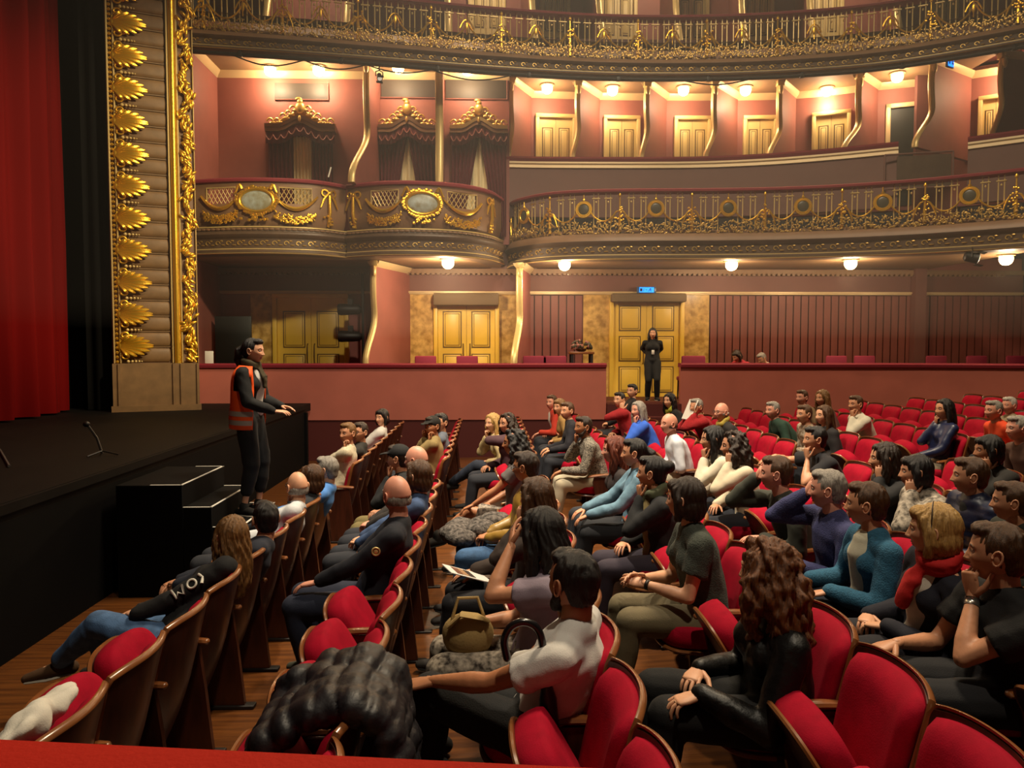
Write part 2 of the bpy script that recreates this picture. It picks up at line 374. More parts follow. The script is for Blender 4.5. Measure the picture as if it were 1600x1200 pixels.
# ------------------------------------------------------------------ gilt ornament makers
def blob_band(pth, u0, u1, zf, of, den, r0, r1, rng, flat=.6):
    mb = MB(); n = int((u1 - u0) * den)
    for k in range(n):
        u = u0 + (u1 - u0) * (k + rng.random()) / n; r = rng.uniform(r0, r1); A, N, Z = pth.fr(u); a = rng.uniform(0, PI)
        M = np.stack([A * math.cos(a) + Z * math.sin(a), -A * math.sin(a) + Z * math.cos(a), N], 1)
        q = rng.random(); mb.add(ell(pth.pt(u, of(u, q), zf(u, q)), (r * 1.35, r * .62, r * flat), M, 4, 6))
    return mb
def scroll_row(pth, u0, u1, z, o, sp=.25, s=1.0):
    mb = MB(); u = u0 + sp / 2
    while u < u1:
        A, N, Z = pth.fr(u); c = pth.pt(u, o, z)
        t = np.linspace(0, 1.6 * PI, 10); sc = .05 * s
        mb.add(tube([c + A * (math.cos(q) * sc * (1 - q / 9) - .03) + Z * math.sin(q) * sc * (1 - q / 9) for q in t], .011 * s, 5))
        mb.add(ell(c + A * .05 * s + Z * .045 * s, (.034 * s, .02 * s, .016 * s), np.stack([A, N, Z], 1), 4, 6)); mb.add(ell(c + A * .08 * s - Z * .03 * s, (.045 * s, .016 * s, .012 * s), np.stack([A, N, Z], 1), 4, 6)); u += sp
    return mb
def bead_row(pth, u0, u1, z, o, sp, r):
    u = np.arange(u0, u1, sp / 6); q = np.abs(np.sin((u - u0) / sp * PI)) ** .6
    return MB().add(tube([pth.pt(a, o, z) for a in u], r * (.35 + .65 * q), 7))
Z1 = 5.3
# ------------------------------------------------------------------ first tier: two bow-fronted boxes
FASC = [(-.3, 4.42), (-.12, 4.42), (.03, 4.42), (.035, 4.345), (.11, 4.32), (.12, 4.285), (.10, 4.245), (.05, 4.21), (.035, 4.03), (.07, 4.00), (.07, 3.965), (.03, 3.93), (-.3, 3.93)]
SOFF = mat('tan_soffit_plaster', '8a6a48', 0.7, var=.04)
def bow_box(pts, openings, medal, ribbons, label):
    pth = Path(pts); root = empty('box_balcony', (*pth.pt(pth.L / 2)[:2], 0.0), label, 'balcony', 'bow-fronted box balconies')
    pth.p = pth.p - np.array(root.location[:2])
    MB().add(pth.sweep([(-.16, 5.235), (-.16, 5.3), (-.1, 5.32), (.02, 5.32), (.055, 5.29), (.055, 5.25), (.03, 5.235)])).build('velvet_rail', M_RAIL, root)
    mb = MB().add(pth.sweep([(-.05, 5.16), (-.05, 5.235), (.0, 5.235), (.0, 5.16)])).add(pth.sweep([(-.05, 4.86), (.0, 4.86), (.005, 4.7), (-.03, 4.55), (-.10, 4.42), (-.16, 4.42)]))
    us = [(pth.find(a), pth.find(b)) for a, b in openings] if False else [(a * pth.L, b * pth.L) for a, b in openings]
    cur = 0
    for a, b in us + [(pth.L, pth.L)]:
        if a > cur: mb.add(pth.sweep([(-.05, 4.86), (-.05, 5.16), (0, 5.16), (0, 4.86)], cur, a))
        cur = b
    mb.build('panel', M_FASC, root)
    MB().add(pth.sweep(FASC)).build('fascia', M_FASC2, root)
    bead_row(pth, 0, pth.L, 4.385, .04, .1, .022).build('rope_moulding', M_FASC, root)
    mb = MB().add(pth.sweep([(.03, 4.44), (.05, 4.43), (.05, 4.415), (.03, 4.41)])).add(pth.sweep([(.035, 4.035), (.05, 4.03), (.05, 4.01), (.035, 4.005)])).add(pth.sweep([(.06, 3.955), (.085, 3.945), (.06, 3.93)]))
    mb.build('fillet', M_GOLDP, root)
    scroll_row(pth, .05, pth.L, 4.125, .045, .21).build('scroll_ornament', M_GOLD2, root)
    rng = np.random.default_rng(3)
    for a, b in us:
        mb = MB(); n = 7
        for k in range(-3, n + 1):
            for sg in (1, -1):
                q = []
                for t in np.linspace(0, 1, 4):
                    uu = a + (b - a) * ((k + .5) / n + sg * (t - .5) * .30); q.append(uu)
                zz = 4.86 + np.linspace(0, 1, 4) * .30
                ok = [(u_, z_) for u_, z_ in zip(q, zz) if a <= u_ <= b]
                if len(ok) > 1: mb.add(tube([pth.pt(u_, -.02, z_) for u_, z_ in ok], .007, 4))
        mb.add(tube([pth.pt(u_, .005, z_) for u_, z_ in ((a, 4.87), (a, 5.15), (b, 5.15), (b, 4.87))], .014, 5))
        mb.build('lattice', M_GOLDP, root)
        c, hw = (a + b) / 2, (b - a) / 2 + .1
        t = np.linspace(-1, 1, 17); w_ = .012 + .045 * (1 - t * t)
        MB().add(tube([pth.pt(np.clip(c + hw * q, 0.01, pth.L), .03, 5.02 - .26 * (1 - q * q)) for q in t], w_ * .7, 8, w_, side=(0, 0, 1))).add(tube([pth.pt(np.clip(c + hw * q, 0.01, pth.L), .055, 5.0 - .27 * (1 - q * q)) for q in t], .012, 6)).build('swag', M_GOLD, root)
    for c, hw in [((a + b) / 2, (b - a) / 2 + .06) for a, b in us]:
        blob_band(pth, max(.05, c - hw), min(pth.L - .05, c + hw), lambda u, q, c=c, hw=hw: 4.66 - .1 * (1 - ((u - c) / hw) ** 2) + (q - .5) * .15, lambda u, q: .03 + .03 * q, 150, .018, .038, rng).build('garland', M_GOLD, root)
    u = medal * pth.L; A, N, Z = pth.fr(u); c = pth.pt(u, .03, 4.9); F = np.stack([A, N, Z], 1)
    MB().add(ell(c, (.29, .05, .185), F, 10, 24)).build('painted_oval', M_MEDAL, root)
    mb = MB().add(torus(c + N * .02, 1, .03, N, 32, 8, .31, .205))
    for k in range(46):
        q = k / 46 * 2 * PI; rr = rng.uniform(.022, .04); mb.add(ell(c + A * math.cos(q) * (.35 + rng.uniform(-.02, .03)) + Z * math.sin(q) * (.235 + rng.uniform(-.02, .03)) + N * .02, (rr * 1.3, rr * .7, rr), F @ rotz(0), 4, 6))
    for k in range(26):
        rr = rng.uniform(.02, .034); mb.add(ell(c + A * rng.normal(0, .1) - Z * (.24 + rng.random() * .13) + N * .02, (rr, rr * .7, rr), F, 4, 6))
    for sg in (-1, 1): mb.add(tube([c + A * sg * (.26 + .14 * t) + Z * (.2 + .08 * math.sin(t * 5)) + N * .03 for t in np.linspace(0, 1, 8)], np.linspace(.035, .018, 8), 6))
    mb.build('medallion_frame', M_GOLD, root)
    for rf in ribbons:
        u = rf * pth.L; A, N, Z = pth.fr(u); c = pth.pt(u, .03, 5.1); mb = MB()
        for sg in (-1, 1):
            mb.add(torus(c + A * sg * .09, .06, .018, U(N + A * sg * .3), 14, 6)); mb.add(tube([c + A * sg * .02, c + A * sg * .12 - Z * .13, c + A * sg * .18 - Z * .28], [.02, .026, .012], 6))
        mb.add(ell(c, (.05, .05, .05))); mb.add(tube([c - Z * .04 + N * .01, c - Z * .35 + N * .02, c - Z * .62 - N * .05], [.03, .036, .028], 8))
        for k in range(10): mb.add(ell(c + A * rng.normal(0, .05) - Z * (.42 + rng.random() * .2), (.025,) * 3, None, 4, 6))
        mb.build('ribbon_bow', M_GOLD, root)
    return root, pth
ptsA = [at(x, y, Z=Z1) for x, y in ((300, 283), (355, 280), (420, 279.5), (490, 283), (540, 291))]
ptsB = [at(x, y, Z=Z1) for x, y in ((543, 290), (600, 284.5), (660, 284.5), (720, 289), (762, 298), (783, 310))]
def fr_of(pts, px):
    p = Path(pts); return p.find(px) / p.L
oA = [(fr_of(ptsA, a), fr_of(ptsA, b)) for a, b in ((328, 372), (440, 491))]
oB = [(fr_of(ptsB, a), fr_of(ptsB, b)) for a, b in ((583, 624), (700, 745))]
bow_box(ptsA, oA, fr_of(ptsA, 405), [fr_of(ptsA, 516)], 'gilded bow-fronted box balcony beside the golden proscenium column')
bow_box(ptsB, oB, fr_of(ptsB, 662), [fr_of(ptsB, 556), fr_of(ptsB, 766)], 'gilded bow-fronted box balcony next to the long balustraded gallery')
# ------------------------------------------------------------------ long galleries with gilt balustrades
def gallery(pts, zr, zb, label, bay, u_first, medal, festoon, name='gallery_balcony', fs=1.0):
    """zr rail top, zb underside of the balustrade (top of the fascia)"""
    pth = Path(pts, 260); root = empty(name, (*pth.pt(pth.L / 2)[:2], 0.0), label, 'balcony'); pth.p = pth.p - np.array(root.location[:2]); rng = np.random.default_rng(5)
    h = zr - zb; dz = zb - 4.42
    MB().add(pth.sweep([(-.17, zr - .07), (-.17, zr - .01), (-.1, zr + .01), (.02, zr + .01), (.06, zr - .01), (.06, zr - .05), (.03, zr - .07)])).build('velvet_rail', M_RAIL, root)
    MB().add(pth.sweep([(a, zb + (z - 4.42) * fs) for a, z in FASC])).build('fascia', M_FASC2, root)
    mb = MB().add(pth.sweep([(.03, zb + .02), (.06, zb), (.11, zb - .09 * fs), (.12, zb - .13 * fs), (.03, zb - .13 * fs)])); mb.build('plain_band', M_FASC, root)
    mb = MB().add(pth.sweep([(.035, zb - .385 * fs), (.05, zb - .39 * fs), (.05, zb - .41 * fs), (.035, zb - .415 * fs)])).add(pth.sweep([(.06, zb - .465 * fs), (.085, zb - .475 * fs), (.06, zb - .49 * fs)])); mb.build('fillet', M_GOLDP, root)
    scroll_row(pth, .05, pth.L, zb - .295 * fs, .05, .26 * (.6 + .4 * fs), 1.1 * fs ** .5).build('scroll_ornament', M_GOLD2, root)
    tag(blob_band(pth, 0, pth.L, lambda u, q: zb + .02 + .24 * q * h / .88, lambda u, q: .01 + .05 * (1 - abs(q - .4)), 120, .013, .031, rng).build('foliage_band', M_GOLD2, root), kind='stuff')
    MB().add(pth.sweep(rect(-.03, 0.0, zb, zb + .10 * h))).build('plinth', M_FASC, root)
    zc = zr - .19 * h
    # bays
    nb = int((pth.L - u_first) / bay) + 2
    for k in range(-1, nb):
        u = u_first + k * bay
        if .15 < u < pth.L - .15:   # post with a gilt bouquet
            A, N, Z = pth.fr(u); c = pth.pt(u, .01, zb); F = np.stack([A, N, Z], 1); mb = MB()
            mb.add(lathe(c + Z * .05, [(.035, 0), (.03, h * .3), (.016, h * .5), (.014, h * .78), (.03, h * .8), (.03, h * .83), (.012, h * .86), (.012, h * .92)], 8)); mb.add(ell(c + Z * h * .86, (.032,) * 3, None, 6, 8))
            for _ in range(16):
                q = rng.random(); mb.add(ell(c + A * rng.normal(0, .03 + .045 * (1 - q)) + N * .03 + Z * h * (.3 + .35 * q), (.024, .018, .021), F, 4, 6))
            for sg in (-1, 1): mb.add(tube([c + A * sg * (.03 + .16 * t) + Z * h * (.52 - .32 * t * t) + N * .03 for t in np.linspace(0, 1, 6)], [.012, .017, .018, .017, .014, .008], 6))
            mb.build('gilt_post', M_GOLD, root)
        um = u + bay / 2
        if .2 < um < pth.L - .2 and medal:
            A, N, Z = pth.fr(um); c = pth.pt(um, .02, zr - .43 * h); mb = MB().add(torus(c, .148 * h / .88, .022, N, 24, 6)).add(torus(c + N * .012, .118 * h / .88, .016, N, 24, 6)); mb.add(rbox(c + Z * .2 * h, (.05, .05, .05), .01)); mb.add(tube([c + Z * .16, c + Z * .24 * h / .88 + Z * .04], .012, 6)); m_ = mb.build('ring_medallion', M_GOLD, root)
            MB().add(ell(c, (.115, .02, .115), np.stack([A, N, Z], 1), 8, 16)).build('dark_disc', M_SLATE, m_)
        if 0 < um < pth.L and (medal or festoon):
            segs = ((u + .08, um - .14), (um + .14, u + bay - .08)) if medal else ((u + .06, um - .02), (um + .02, u + bay - .06))
            mb = MB()
            for a, b in segs:
                a, b = max(a, .02), min(b, pth.L - .02)
                if b - a < .1: continue
                t = np.linspace(0, 1, 13); z0, z1 = (zr - .5 * h, zr - .5 * h) if medal else (zb + .62 * h, zb + .55 * h)
                mb.add(tube([pth.pt(a + (b - a) * q, .02, z0 + (z1 - z0) * q - (.20 if medal else .3) * h * math.sin(PI * q) ** .8) for q in t], .016, 6))
            if not medal:
                A, N, Z = pth.fr(um); c = pth.pt(um, .03, zb + .6 * h); mb.add(ell(c - Z * .05, (.03, .02, .09), np.stack([A, N, Z], 1), 6, 8)); mb.add(tube([c + Z * .16 * h, c - Z * .25 * h], .01, 5))
                for sg in (-1, 1): mb.add(tube([c + Z * .06 + A * sg * (.01 + .12 * t) - Z * .16 * t * t for t in np.linspace(0, 1, 5)], .014, 5))
            if mb.n: mb.build('festoon', M_GOLD, root)
        for q in ((.16, .33, .67, .84) if medal else (.10, .26, .42, .58, .74, .90)):   # paired balusters with a crosspiece
            ub = u + bay * q
            if not .05 < ub < pth.L - .05: continue
            mb = MB(); A, N, Z = pth.fr(ub)
            for sg in (-1, 1): mb.add(tube([pth.pt(ub + sg * .045, -.03, zb + .06), pth.pt(ub + sg * .045, -.03, zr - .06)], .0115, 5))
            mb.add(rbox(pth.pt(ub, -.025, zc), (.16, .035, .022), .006, 1, np.stack([A, N, Z], 1))); mb.add(ell(pth.pt(ub, -.025, zc - .07), (.018, .018, .024), None, 5, 6))
            mb.build('baluster_pair', M_GOLDP, root)
    return root, pth
G1 = [(-.0, 16.9, 0)] and [at(x, y, Z=Z1) for x, y in ((795, 325), (802, 315), (820, 308.5), (860, 301), (920, 297), (1000, 295.5), (1100, 295), (1200, 293.5), (1300, 289.5), (1400, 283), (1500, 274), (1600, 263), (1690, 251))]
p1 = Path(G1, 260)
um = p1.find(1135)
_, PG1 = gallery(G1, Z1, 4.42, 'long curved gallery balcony with gilt balusters and round medallions', 1.40, (um - .70) % 1.40, True, False)
Z2B, Z2R = 7.76, 8.62
G2 = [at(x, y, Z=Z2B) for x, y in ((290, 47), (330, 50), (470, 60), (620, 72), (780, 85), (940, 94), (1100, 95), (1250, 89), (1400, 75), (1600, 40), (1720, 12))]
_, PG2 = gallery(G2, Z2R, Z2B, 'topmost curved gallery balcony with gilt festoons, above the box lamps', 1.33, .3, False, True, fs=.60)
# soffits and floors of the tiers
def soffit(name, pth, yb, z, m, x0=None, x1=None):
    p = pth.p; mb = MB(); n = len(p); P = np.zeros((n, 2, 3)); P[:, 0, :2] = p; P[:, 0, 2] = z; P[:, 1, 0] = p[:, 0]; P[:, 1, 1] = yb; P[:, 1, 2] = z
    Q = P.copy(); Q[..., 2] += .15; mb.add(gridf(P)).add(gridf(Q)); return struct(mb, name, m)
class _P:  # plain point list as a path
    def __init__(s, p): s.p = np.asarray(p, float)
pa, pb = Path(ptsA).p, Path(ptsB).p
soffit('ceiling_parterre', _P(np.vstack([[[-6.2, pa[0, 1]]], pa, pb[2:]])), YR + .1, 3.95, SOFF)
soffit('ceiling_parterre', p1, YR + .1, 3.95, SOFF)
ZC2 = 7.96
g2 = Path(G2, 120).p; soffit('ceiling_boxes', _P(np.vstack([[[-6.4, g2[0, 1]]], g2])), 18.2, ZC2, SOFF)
struct(MB().add(box((-3.0, 16.0, 4.5), (6.0, 1.0, .1))).add(box((7.5, 16.5, 4.5), (12, 2.4, .1))), 'floor_tier', M_PINKD)
# walls of the first tier
YC = 16.5
XC = lambda px, Y=YC: float(at(px, 300, Y=Y)[0])
struct(MB().add(box((-5.73, 15.4, 6.2), (.2, 2.6, 3.6))), 'wall_left_tier', M_MAROON)
struct(MB().add(box(((-5.63 + .46) / 2, YC + .1, 6.2), (6.1, .2, 3.6))), 'wall_back_tier', M_MAROON)
mb = MB()
for x0, x1 in ((-5.63, XC(580)), (XC(596), XC(686)), (XC(694), XC(796))):
    mb.add(prism([(0, 0), (-.10, 0), (-.09, -.03), (-.04, -.08), (-.015, -.12), (0, -.13)], ((x0 + x1) / 2, YC, ZC2), (0, 1, 0), (0, 0, 1), x1 - x0))
mb.add(prism([(0, 0), (.10, 0), (.09, -.03), (.04, -.08), (.015, -.12), (0, -.13)], (-5.63, 15.3, ZC2), (1, 0, 0), (0, 0, 1), 2.4))
struct(mb, 'trim_box_cornice', M_CREAM, ang=30)
for a, b, ya, yb in ((432, 515, 130, 156), (597, 682, 125, 153), (697, 792, 125, 155)):
    z0, z1 = at(a, yb, Y=YC)[2], at(a, ya, Y=YC)[2]; x0, x1 = XC(a), XC(b)
    o = MB().add(rbox(((x0 + x1) / 2, YC - .015, (z0 + z1) / 2), (x1 - x0, .03, z1 - z0), .01)).build('wall_panel', M_GREY); o['kind'] = 'structure'
    mb = MB()
    for q in ((x0, z0, x1, z0), (x1, z0, x1, z1)): mb.add(tube([(q[0], YC - .03, q[1]), (q[2], YC - .03, q[3])], .012, 5))
    mb.build('frame', M_MAROON, o)
divider('wall_divider', (-2.30, YC), (-2.54, 14.6), (-2.38, 15.68), 5.3, ZC2)
divider('wall_divider', (-.955, YC), (-.94, 15.2), (-.945, 15.35), 5.3, ZC2, th=.1)
# raised row of boxes behind the gallery
ZLB = 6.23
LB = [at(x, y, Z=ZLB) for x, y in ((771, 247), (850, 248.5), (1000, 249), (1100, 248), (1200, 243.5), (1300, 235.5), (1404, 225))]
PB = Path(LB, 80)
LB2 = [at(x, y, Z=ZLB) for x, y in ((1513, 218), (1600, 206), (1700, 192))]
PB2 = Path(LB2, 30)
for p in (PB, PB2):
    struct(MB().add(p.sweep([(0, 5.0), (0, ZLB - .17), (-.12, ZLB - .17), (-.12, 5.0)], step=.3)), 'wall_box_ledge', M_LEDGEW)
    struct(MB().add(p.sweep([(.0, ZLB - .2), (.04, ZLB - .19), (.03, ZLB - .13), (.05, ZLB - .1), (.045, ZLB - .06), (-.1, ZLB - .06), (-.1, ZLB - .2)], step=.3)), 'trim_box_ledge', M_CREAM)
    struct(MB().add(p.sweep([(-.16, ZLB - .06), (-.16, ZLB + .04), (.05, ZLB + .04), (.07, ZLB), (.05, ZLB - .06)], step=.3)), 'trim_box_rail', M_RAIL)
q0 = PB.p[0]; struct(MB().add(box((q0[0] + .02, q0[1] + .7, 5.6), (.14, 1.4, 1.1))), 'wall_box_ledge', M_LEDGEW)
q0 = PG1.p[0]
struct(MB().add(box((.58, 17.0, 4.6), (1.0, .2, 1.5))), 'wall_gallery_end', M_LEDGEW)
BW = [at(x, y, Z=ZC2 - .1) for x, y in ((800, 150), (900, 153), (1000, 155), (1150, 155), (1250, 152), (1360, 140), (1450, 131), (1600, 108), (1720, 88))]
PW = Path(BW, 90)
struct(MB().add(PW.sweep(rect(-.2, 0, 5.2, ZC2 + .1), step=.4)), 'wall_back_gallery', M_MAROON)
struct(MB().add(PW.sweep([(0, ZC2 - .13), (.015, ZC2 - .12), (.04, ZC2 - .08), (.09, ZC2 - .03), (.10, ZC2), (0, ZC2)], step=.4)), 'trim_gallery_cornice', M_CREAM)
def curved_door(pth, px0, px1, z0, z1, m, label_dark=False):
    """a door set into a curved wall: built flat along the wall's tangent"""
    u0, u1 = pth.find(px0), pth.find(px1); A, N, Z = pth.fr((u0 + u1) / 2); c = pth.pt((u0 + u1) / 2, 0, 0); wd = u1 - u0
    d = door(-wd / 2, wd / 2, 0, z0, z1, m, [(.05, .44), (.50, .9)], .085, False)
    d.location = c; d.rotation_euler = (0, 0, math.atan2(A[1], A[0]))
    return d
for a, b in ((835, 897), (937, 1000), (1045, 1107), (1150, 1206), (1265, 1322)): curved_door(PW, a, b, 5.3, 7.47, M_DOORC)
d = curved_door(PW, 1521, 1570, 5.3, 7.42, M_DOORC)
# open doorway with a dark board
u0, u1 = PW.find(1375), PW.find(1450); A, N, Z = PW.fr((u0 + u1) / 2); c = PW.pt((u0 + u1) / 2, .02, 0); wd = u1 - u0
mb = MB().add(rbox((-wd / 2 + .05, -.02, 6.4), (.1, .1, 2.2), .01)).add(rbox((wd / 2 - .05, -.02, 6.4), (.1, .1, 2.2), .01)).add(rbox((0, -.02, 7.45), (wd, .1, .1), .01)); mb.add(box((0, .0, 6.35), (wd - .15, .03, 2.1)), 1)
o = struct(mb, 'door_7', [M_CREAM, M_SCREEN]); o.location = c; o.rotation_euler = (0, 0, math.atan2(A[1], A[0]))
def gdiv(px_top, py_top, px_bot, px_back, zled=ZLB, dback=None):
    ub = PW.find(px_back); back = PW.pt(ub, .0)[:2]
    bot = PB.P(PB.find(px_bot)) if px_bot < 1420 else PB2.P(0.0) if px_bot > 1560 else at(px_bot, 222, Z=ZLB)[:2]
    ax = bot - back; L = np.linalg.norm(ax); ax = ax / L
    # front-top: on the line back->bot shifted so that it stands at px_top
    best = min(np.linspace(.2, 1.2, 200), key=lambda t: abs(800 + 1200 * ((back + ax * L * t) @ _r[:2]) / ((back + ax * L * t) @ _f[:2]) - px_top))
    return divider('wall_divider', back, back + ax * (L - .03), back + ax * L * min(best, .95), ZLB - .1, ZC2)
for q in ((799, 130, 791, 830), (902, 130, 889, 930), (1008, 130, 994, 1038), (1112, 130, 1098, 1148), (1212, 128, 1198, 1238), (1334, 118, 1312, 1358), (1446, 112, 1428, 1500)): gdiv(*q)
gdiv(1553, 80, 1545, 1640)
# framed brown screen hung over the gallery rail at the gap in the ledge
a, b = at(1383, 231, Y=15.1), at(1490, 220, Y=14.75); zt = (a[2] + b[2]) / 2
e = U(b - a) * [1, 1, 0]; W_ = np.linalg.norm((b - a)[:2]); scr = empty('framed_screen', ((a[0] + b[0]) / 2, (a[1] + b[1]) / 2, Z1 + .02), 'brown screen panel in a thin pale frame standing behind the gallery rail', 'screen', rz=math.atan2(e[1], e[0]))
MB().add(box((.1, .03, .33), (W_ - .25, .03, .62))).build('panel', M_FASC2, scr)
mb = MB()
for q in ((-W_ / 2, 0, -W_ / 2, .68), (-W_ / 2, .68, W_ / 2, .68), (W_ / 2, .68, W_ / 2, 0), (W_ / 2, 0.01, -W_ / 2, 0.01)): mb.add(tube([(q[0], 0, q[1]), (q[2], 0, q[3])], .02, 6))
mb.build('frame', M_LEDGEW, scr)
struct(MB().add(box((float(at(1470, 200, Y=16.2)[0]), 16.3, 6.4), (1.0, .1, 3.2))), 'wall_gap_panel', M_MAROON2)
# second-tier back wall and doors
W2 = Path([(-6, 17.2), (0, 17.5), (4, 17.9), (7, 17.6), (10, 16.9), (13, 15.5)], 60)
struct(MB().add(W2.sweep(rect(-.2, 0, ZC2 + .1, 11.2), step=.5)), 'wall_back_upper', M_MAROON)
struct(MB().add(box((3, 16.6, 8.2), (19, 2.6, .1))), 'floor_upper_tier', M_PINKD)
for a, b in ((742, 790), (836, 892), (937, 1000), (1046, 1106), (1150, 1206), (1256, 1310), (1446, 1490)): curved_door(W2, a, b, 8.25, 10.45, M_DOORC)
for a in (455, 570, 700, 812, 915, 1022, 1128, 1232, 1360):
    u = W2.find(a); A, N, Z = W2.fr(u); c = W2.P(u)
    divider('wall_divider', c, c + N[:2] * 1.7, c + N[:2] * 1.25, 8.25, 11.2, crown=False)

# ------------------------------------------------------------------ curtained doors in the boxes
def curtained_door(px0, px1, tri, label):
    x0, x1 = XC(px0), XC(px1); wd = x1 - x0; cx = (x0 + x1) / 2; z0 = 4.55; zt = float(at(474, 206, Y=YC)[2])
    root = empty('curtained_doorway', (cx, YC - .02, z0), label, 'curtains', 'draped doorways in the boxes')
    H = zt - z0; hw = wd / 2
    t = np.linspace(-1, 1, 21); arch = .17 * (np.clip(1 - np.abs(t) / .62, 0, 1) ** 2 * (3 - 2 * np.clip(1 - np.abs(t) / .62, 0, 1)))
    def band(lo, hi, d0, d1, name, m, par=root, wob=0):
        P = []
        for k, q in enumerate(t):
            dd = d1
            P.append([(q * hw, -d0, H + arch[k] + lo), (q * hw, -dd, H + arch[k] + lo), (q * hw, -dd, H + arch[k] + hi), (q * hw, -d0, H + arch[k] + hi)])
        return MB().add(gridf(np.array(P), cv=True, capu=True)).build(name, m, par)
    band(-.05, .08, 0, .22, 'pelmet_cornice', M_FASC); 
    P = []
    for q in t: P.append([(q * hw, -.2, .03), (q * hw, -.235, .03), (q * hw, -.25, .1), (q * hw, -.2, .1)])
    P = np.array(P); P[..., 2] += (H + arch)[:, None]; MB().add(gridf(P, cv=True, capu=True)).build('pelmet_moulding', M_GOLDP if px0 > 695 else M_FASC, root)
    # scalloped valance
    tt = np.linspace(-1, 1, 91); ar = np.interp(tt, t, arch); sc = np.abs(np.sin(tt * PI * 4.5)); P = []
    for k, q in enumerate(tt):
        dd = .17 + .025 * sc[k]; P.append([(q * hw * .98, -dd, H + ar[k] - .03), (q * hw * .98, -dd - .015, H + ar[k] - .18 - .04 * sc[k]), (q * hw * .98, -dd, H + ar[k] - .30)])
    v = MB().add(gridf(np.array(P))).build('valance', M_CURT2, root)
    mb = MB()
    for k in range(9):
        a, b = -1 + k * 2 / 9, -1 + (k + 1) * 2 / 9; s_ = np.linspace(0, 1, 9); mb.add(tube([((a + (b - a) * q) * hw * .98, -.215, H + np.interp(a + (b - a) * q, t, arch) - .13 - .1 * math.sin(PI * q)) for q in s_], .014, 5))
    mb.build('scallop_trim', M_MAROON, v)
    # carved crest
    rng = np.random.default_rng(int(px0)); mb = MB()
    for sg in (-1, 1):
        for x_, z_, r_ in ((.85, .16, .075), (.66, .17, .06), (.48, .26, .075), (.33, .33, .06), (.2, .42, .07)):
            c = np.array([sg * x_ * hw, -.16, H + z_]); q = np.linspace(0, 1.7 * PI, 12)
            mb.add(tube([c + np.array([sg * math.cos(a) * r_ * (1 - a / 9), 0, math.sin(a) * r_ * (1 - a / 9)]) for a in q], .022, 6))
            mb.add(ell(c + np.array([sg * -.05, 0, -.03]), (.08, .03, .03), None, 4, 6))
        mb.add(tube([(sg * hw * (1 - q), -.14, H + .1 + .34 * q ** 1.6) for q in np.linspace(0, .95, 10)], .028, 6))
    mb.add(ell((0, -.18, H + .44), (.1, .05, .12))); mb.add(ell((0, -.18, H + .56), (.06, .04, .06))); mb.add(ell((-.03, -.18, H + .62), (.07, .03, .035))); mb.add(ell((0, -.24, H + .2), (.03, .02, .07)))
    mb.add(prism([(-.95 * hw, .08), (.95 * hw, .08), (.5 * hw, .22), (.25 * hw, .36), (0, .45), (-.25 * hw, .36), (-.5 * hw, .22)], (0, -.1, H), (1, 0, 0), (0, 0, 1), .04))
    mb.build('carved_crest', M_GOLD2, root)
    # drapes
    def drape(a0, a1, b0, b1, y, m, name):
        n = 60; P = []
        for k in range(n + 1):
            q = k / n; top, bot = a0 + (a1 - a0) * q, b0 + (b1 - b0) * q; col = []
            for zz in np.linspace(0, 1, 8): col.append((bot + (top - bot) * zz, -y - .03 * math.sin(q * 2 * PI * 6 + .4), zz * (H - .12)))
            P.append(col)
        MB().add(gridf(np.array(P)), 0).build(name, m, root, ang=180)
    if tri: drape(-hw * .95, -.0, -hw * .95, -hw * .62, .1, M_CURT2, 'side_drape'); drape(.02, hw * .95, hw * .58, hw * .95, .1, M_CURT2, 'side_drape'); drape(-hw * .7, hw * .7, -hw * .7, hw * .7, .04, M_SHEER, 'inner_drape')
    else: drape(-hw * .95, -hw * .22, -hw * .95, -hw * .22, .1, M_CURT2, 'side_drape'); drape(hw * .3, hw * .9, hw * .3, hw * .9, .1, M_CURT2, 'side_drape'); drape(-hw * .25, hw * .33, -hw * .25, hw * .33, .05, M_SHEER, 'inner_drape')
    return root
curtained_door(420, 528, False, 'draped doorway with straight cream centre curtain in the box next to the proscenium')
curtained_door(594, 682, True, 'draped doorway with tied-back burgundy curtains left of the thin gold divider')
curtained_door(704, 793, True, 'draped doorway with brighter gold pelmet moulding right of the thin gold divider')

# ------------------------------------------------------------------ ceiling lamps
def lamp(px, py, z, label, power, r=.11):
    p = at(px, py, Z=z - .11); o = empty('ceiling_lamp', (p[0], p[1], z), label, 'lamp', 'globe lamps under the tiers')
    MB().add(lathe((0, 0, -.035), [(.16, .035), (.155, .01), (.12, 0)], 18)).build('canopy', M_CREAM, o)
    MB().add(lathe((0, 0, -.2), [(.001, 0), (.05, .008), (.09, .035), (.115, .08), (.12, .12), (.115, .165)], 18)).build('glass_globe', M_GLOBE, o)
    l = bpy.data.lights.new('lamp_light', 'POINT'); l.energy = power; l.color = WARM; l.shadow_soft_size = .1
    lo = bpy.data.objects.new('lamp_light', l); COL.objects.link(lo); lo.parent = o; lo.location = (0, -.02, -.34)
ORD = ['first', 'second', 'third', 'fourth', 'fifth', 'sixth', 'seventh', 'eighth', 'ninth', 'tenth', 'eleventh', 'twelfth']
for i, (x, y) in enumerate(((422, 112), (498, 112))): lamp(x, y, ZC2, 'lit globe lamp in the box next to the proscenium, %s from the proscenium' % ORD[i], 52)
for x, y, s in ((622, 108, 'left'), (730, 111, 'right')): lamp(x, y, ZC2, 'lit globe lamp above the draped doorway %s of the thin gold divider' % s, 50)
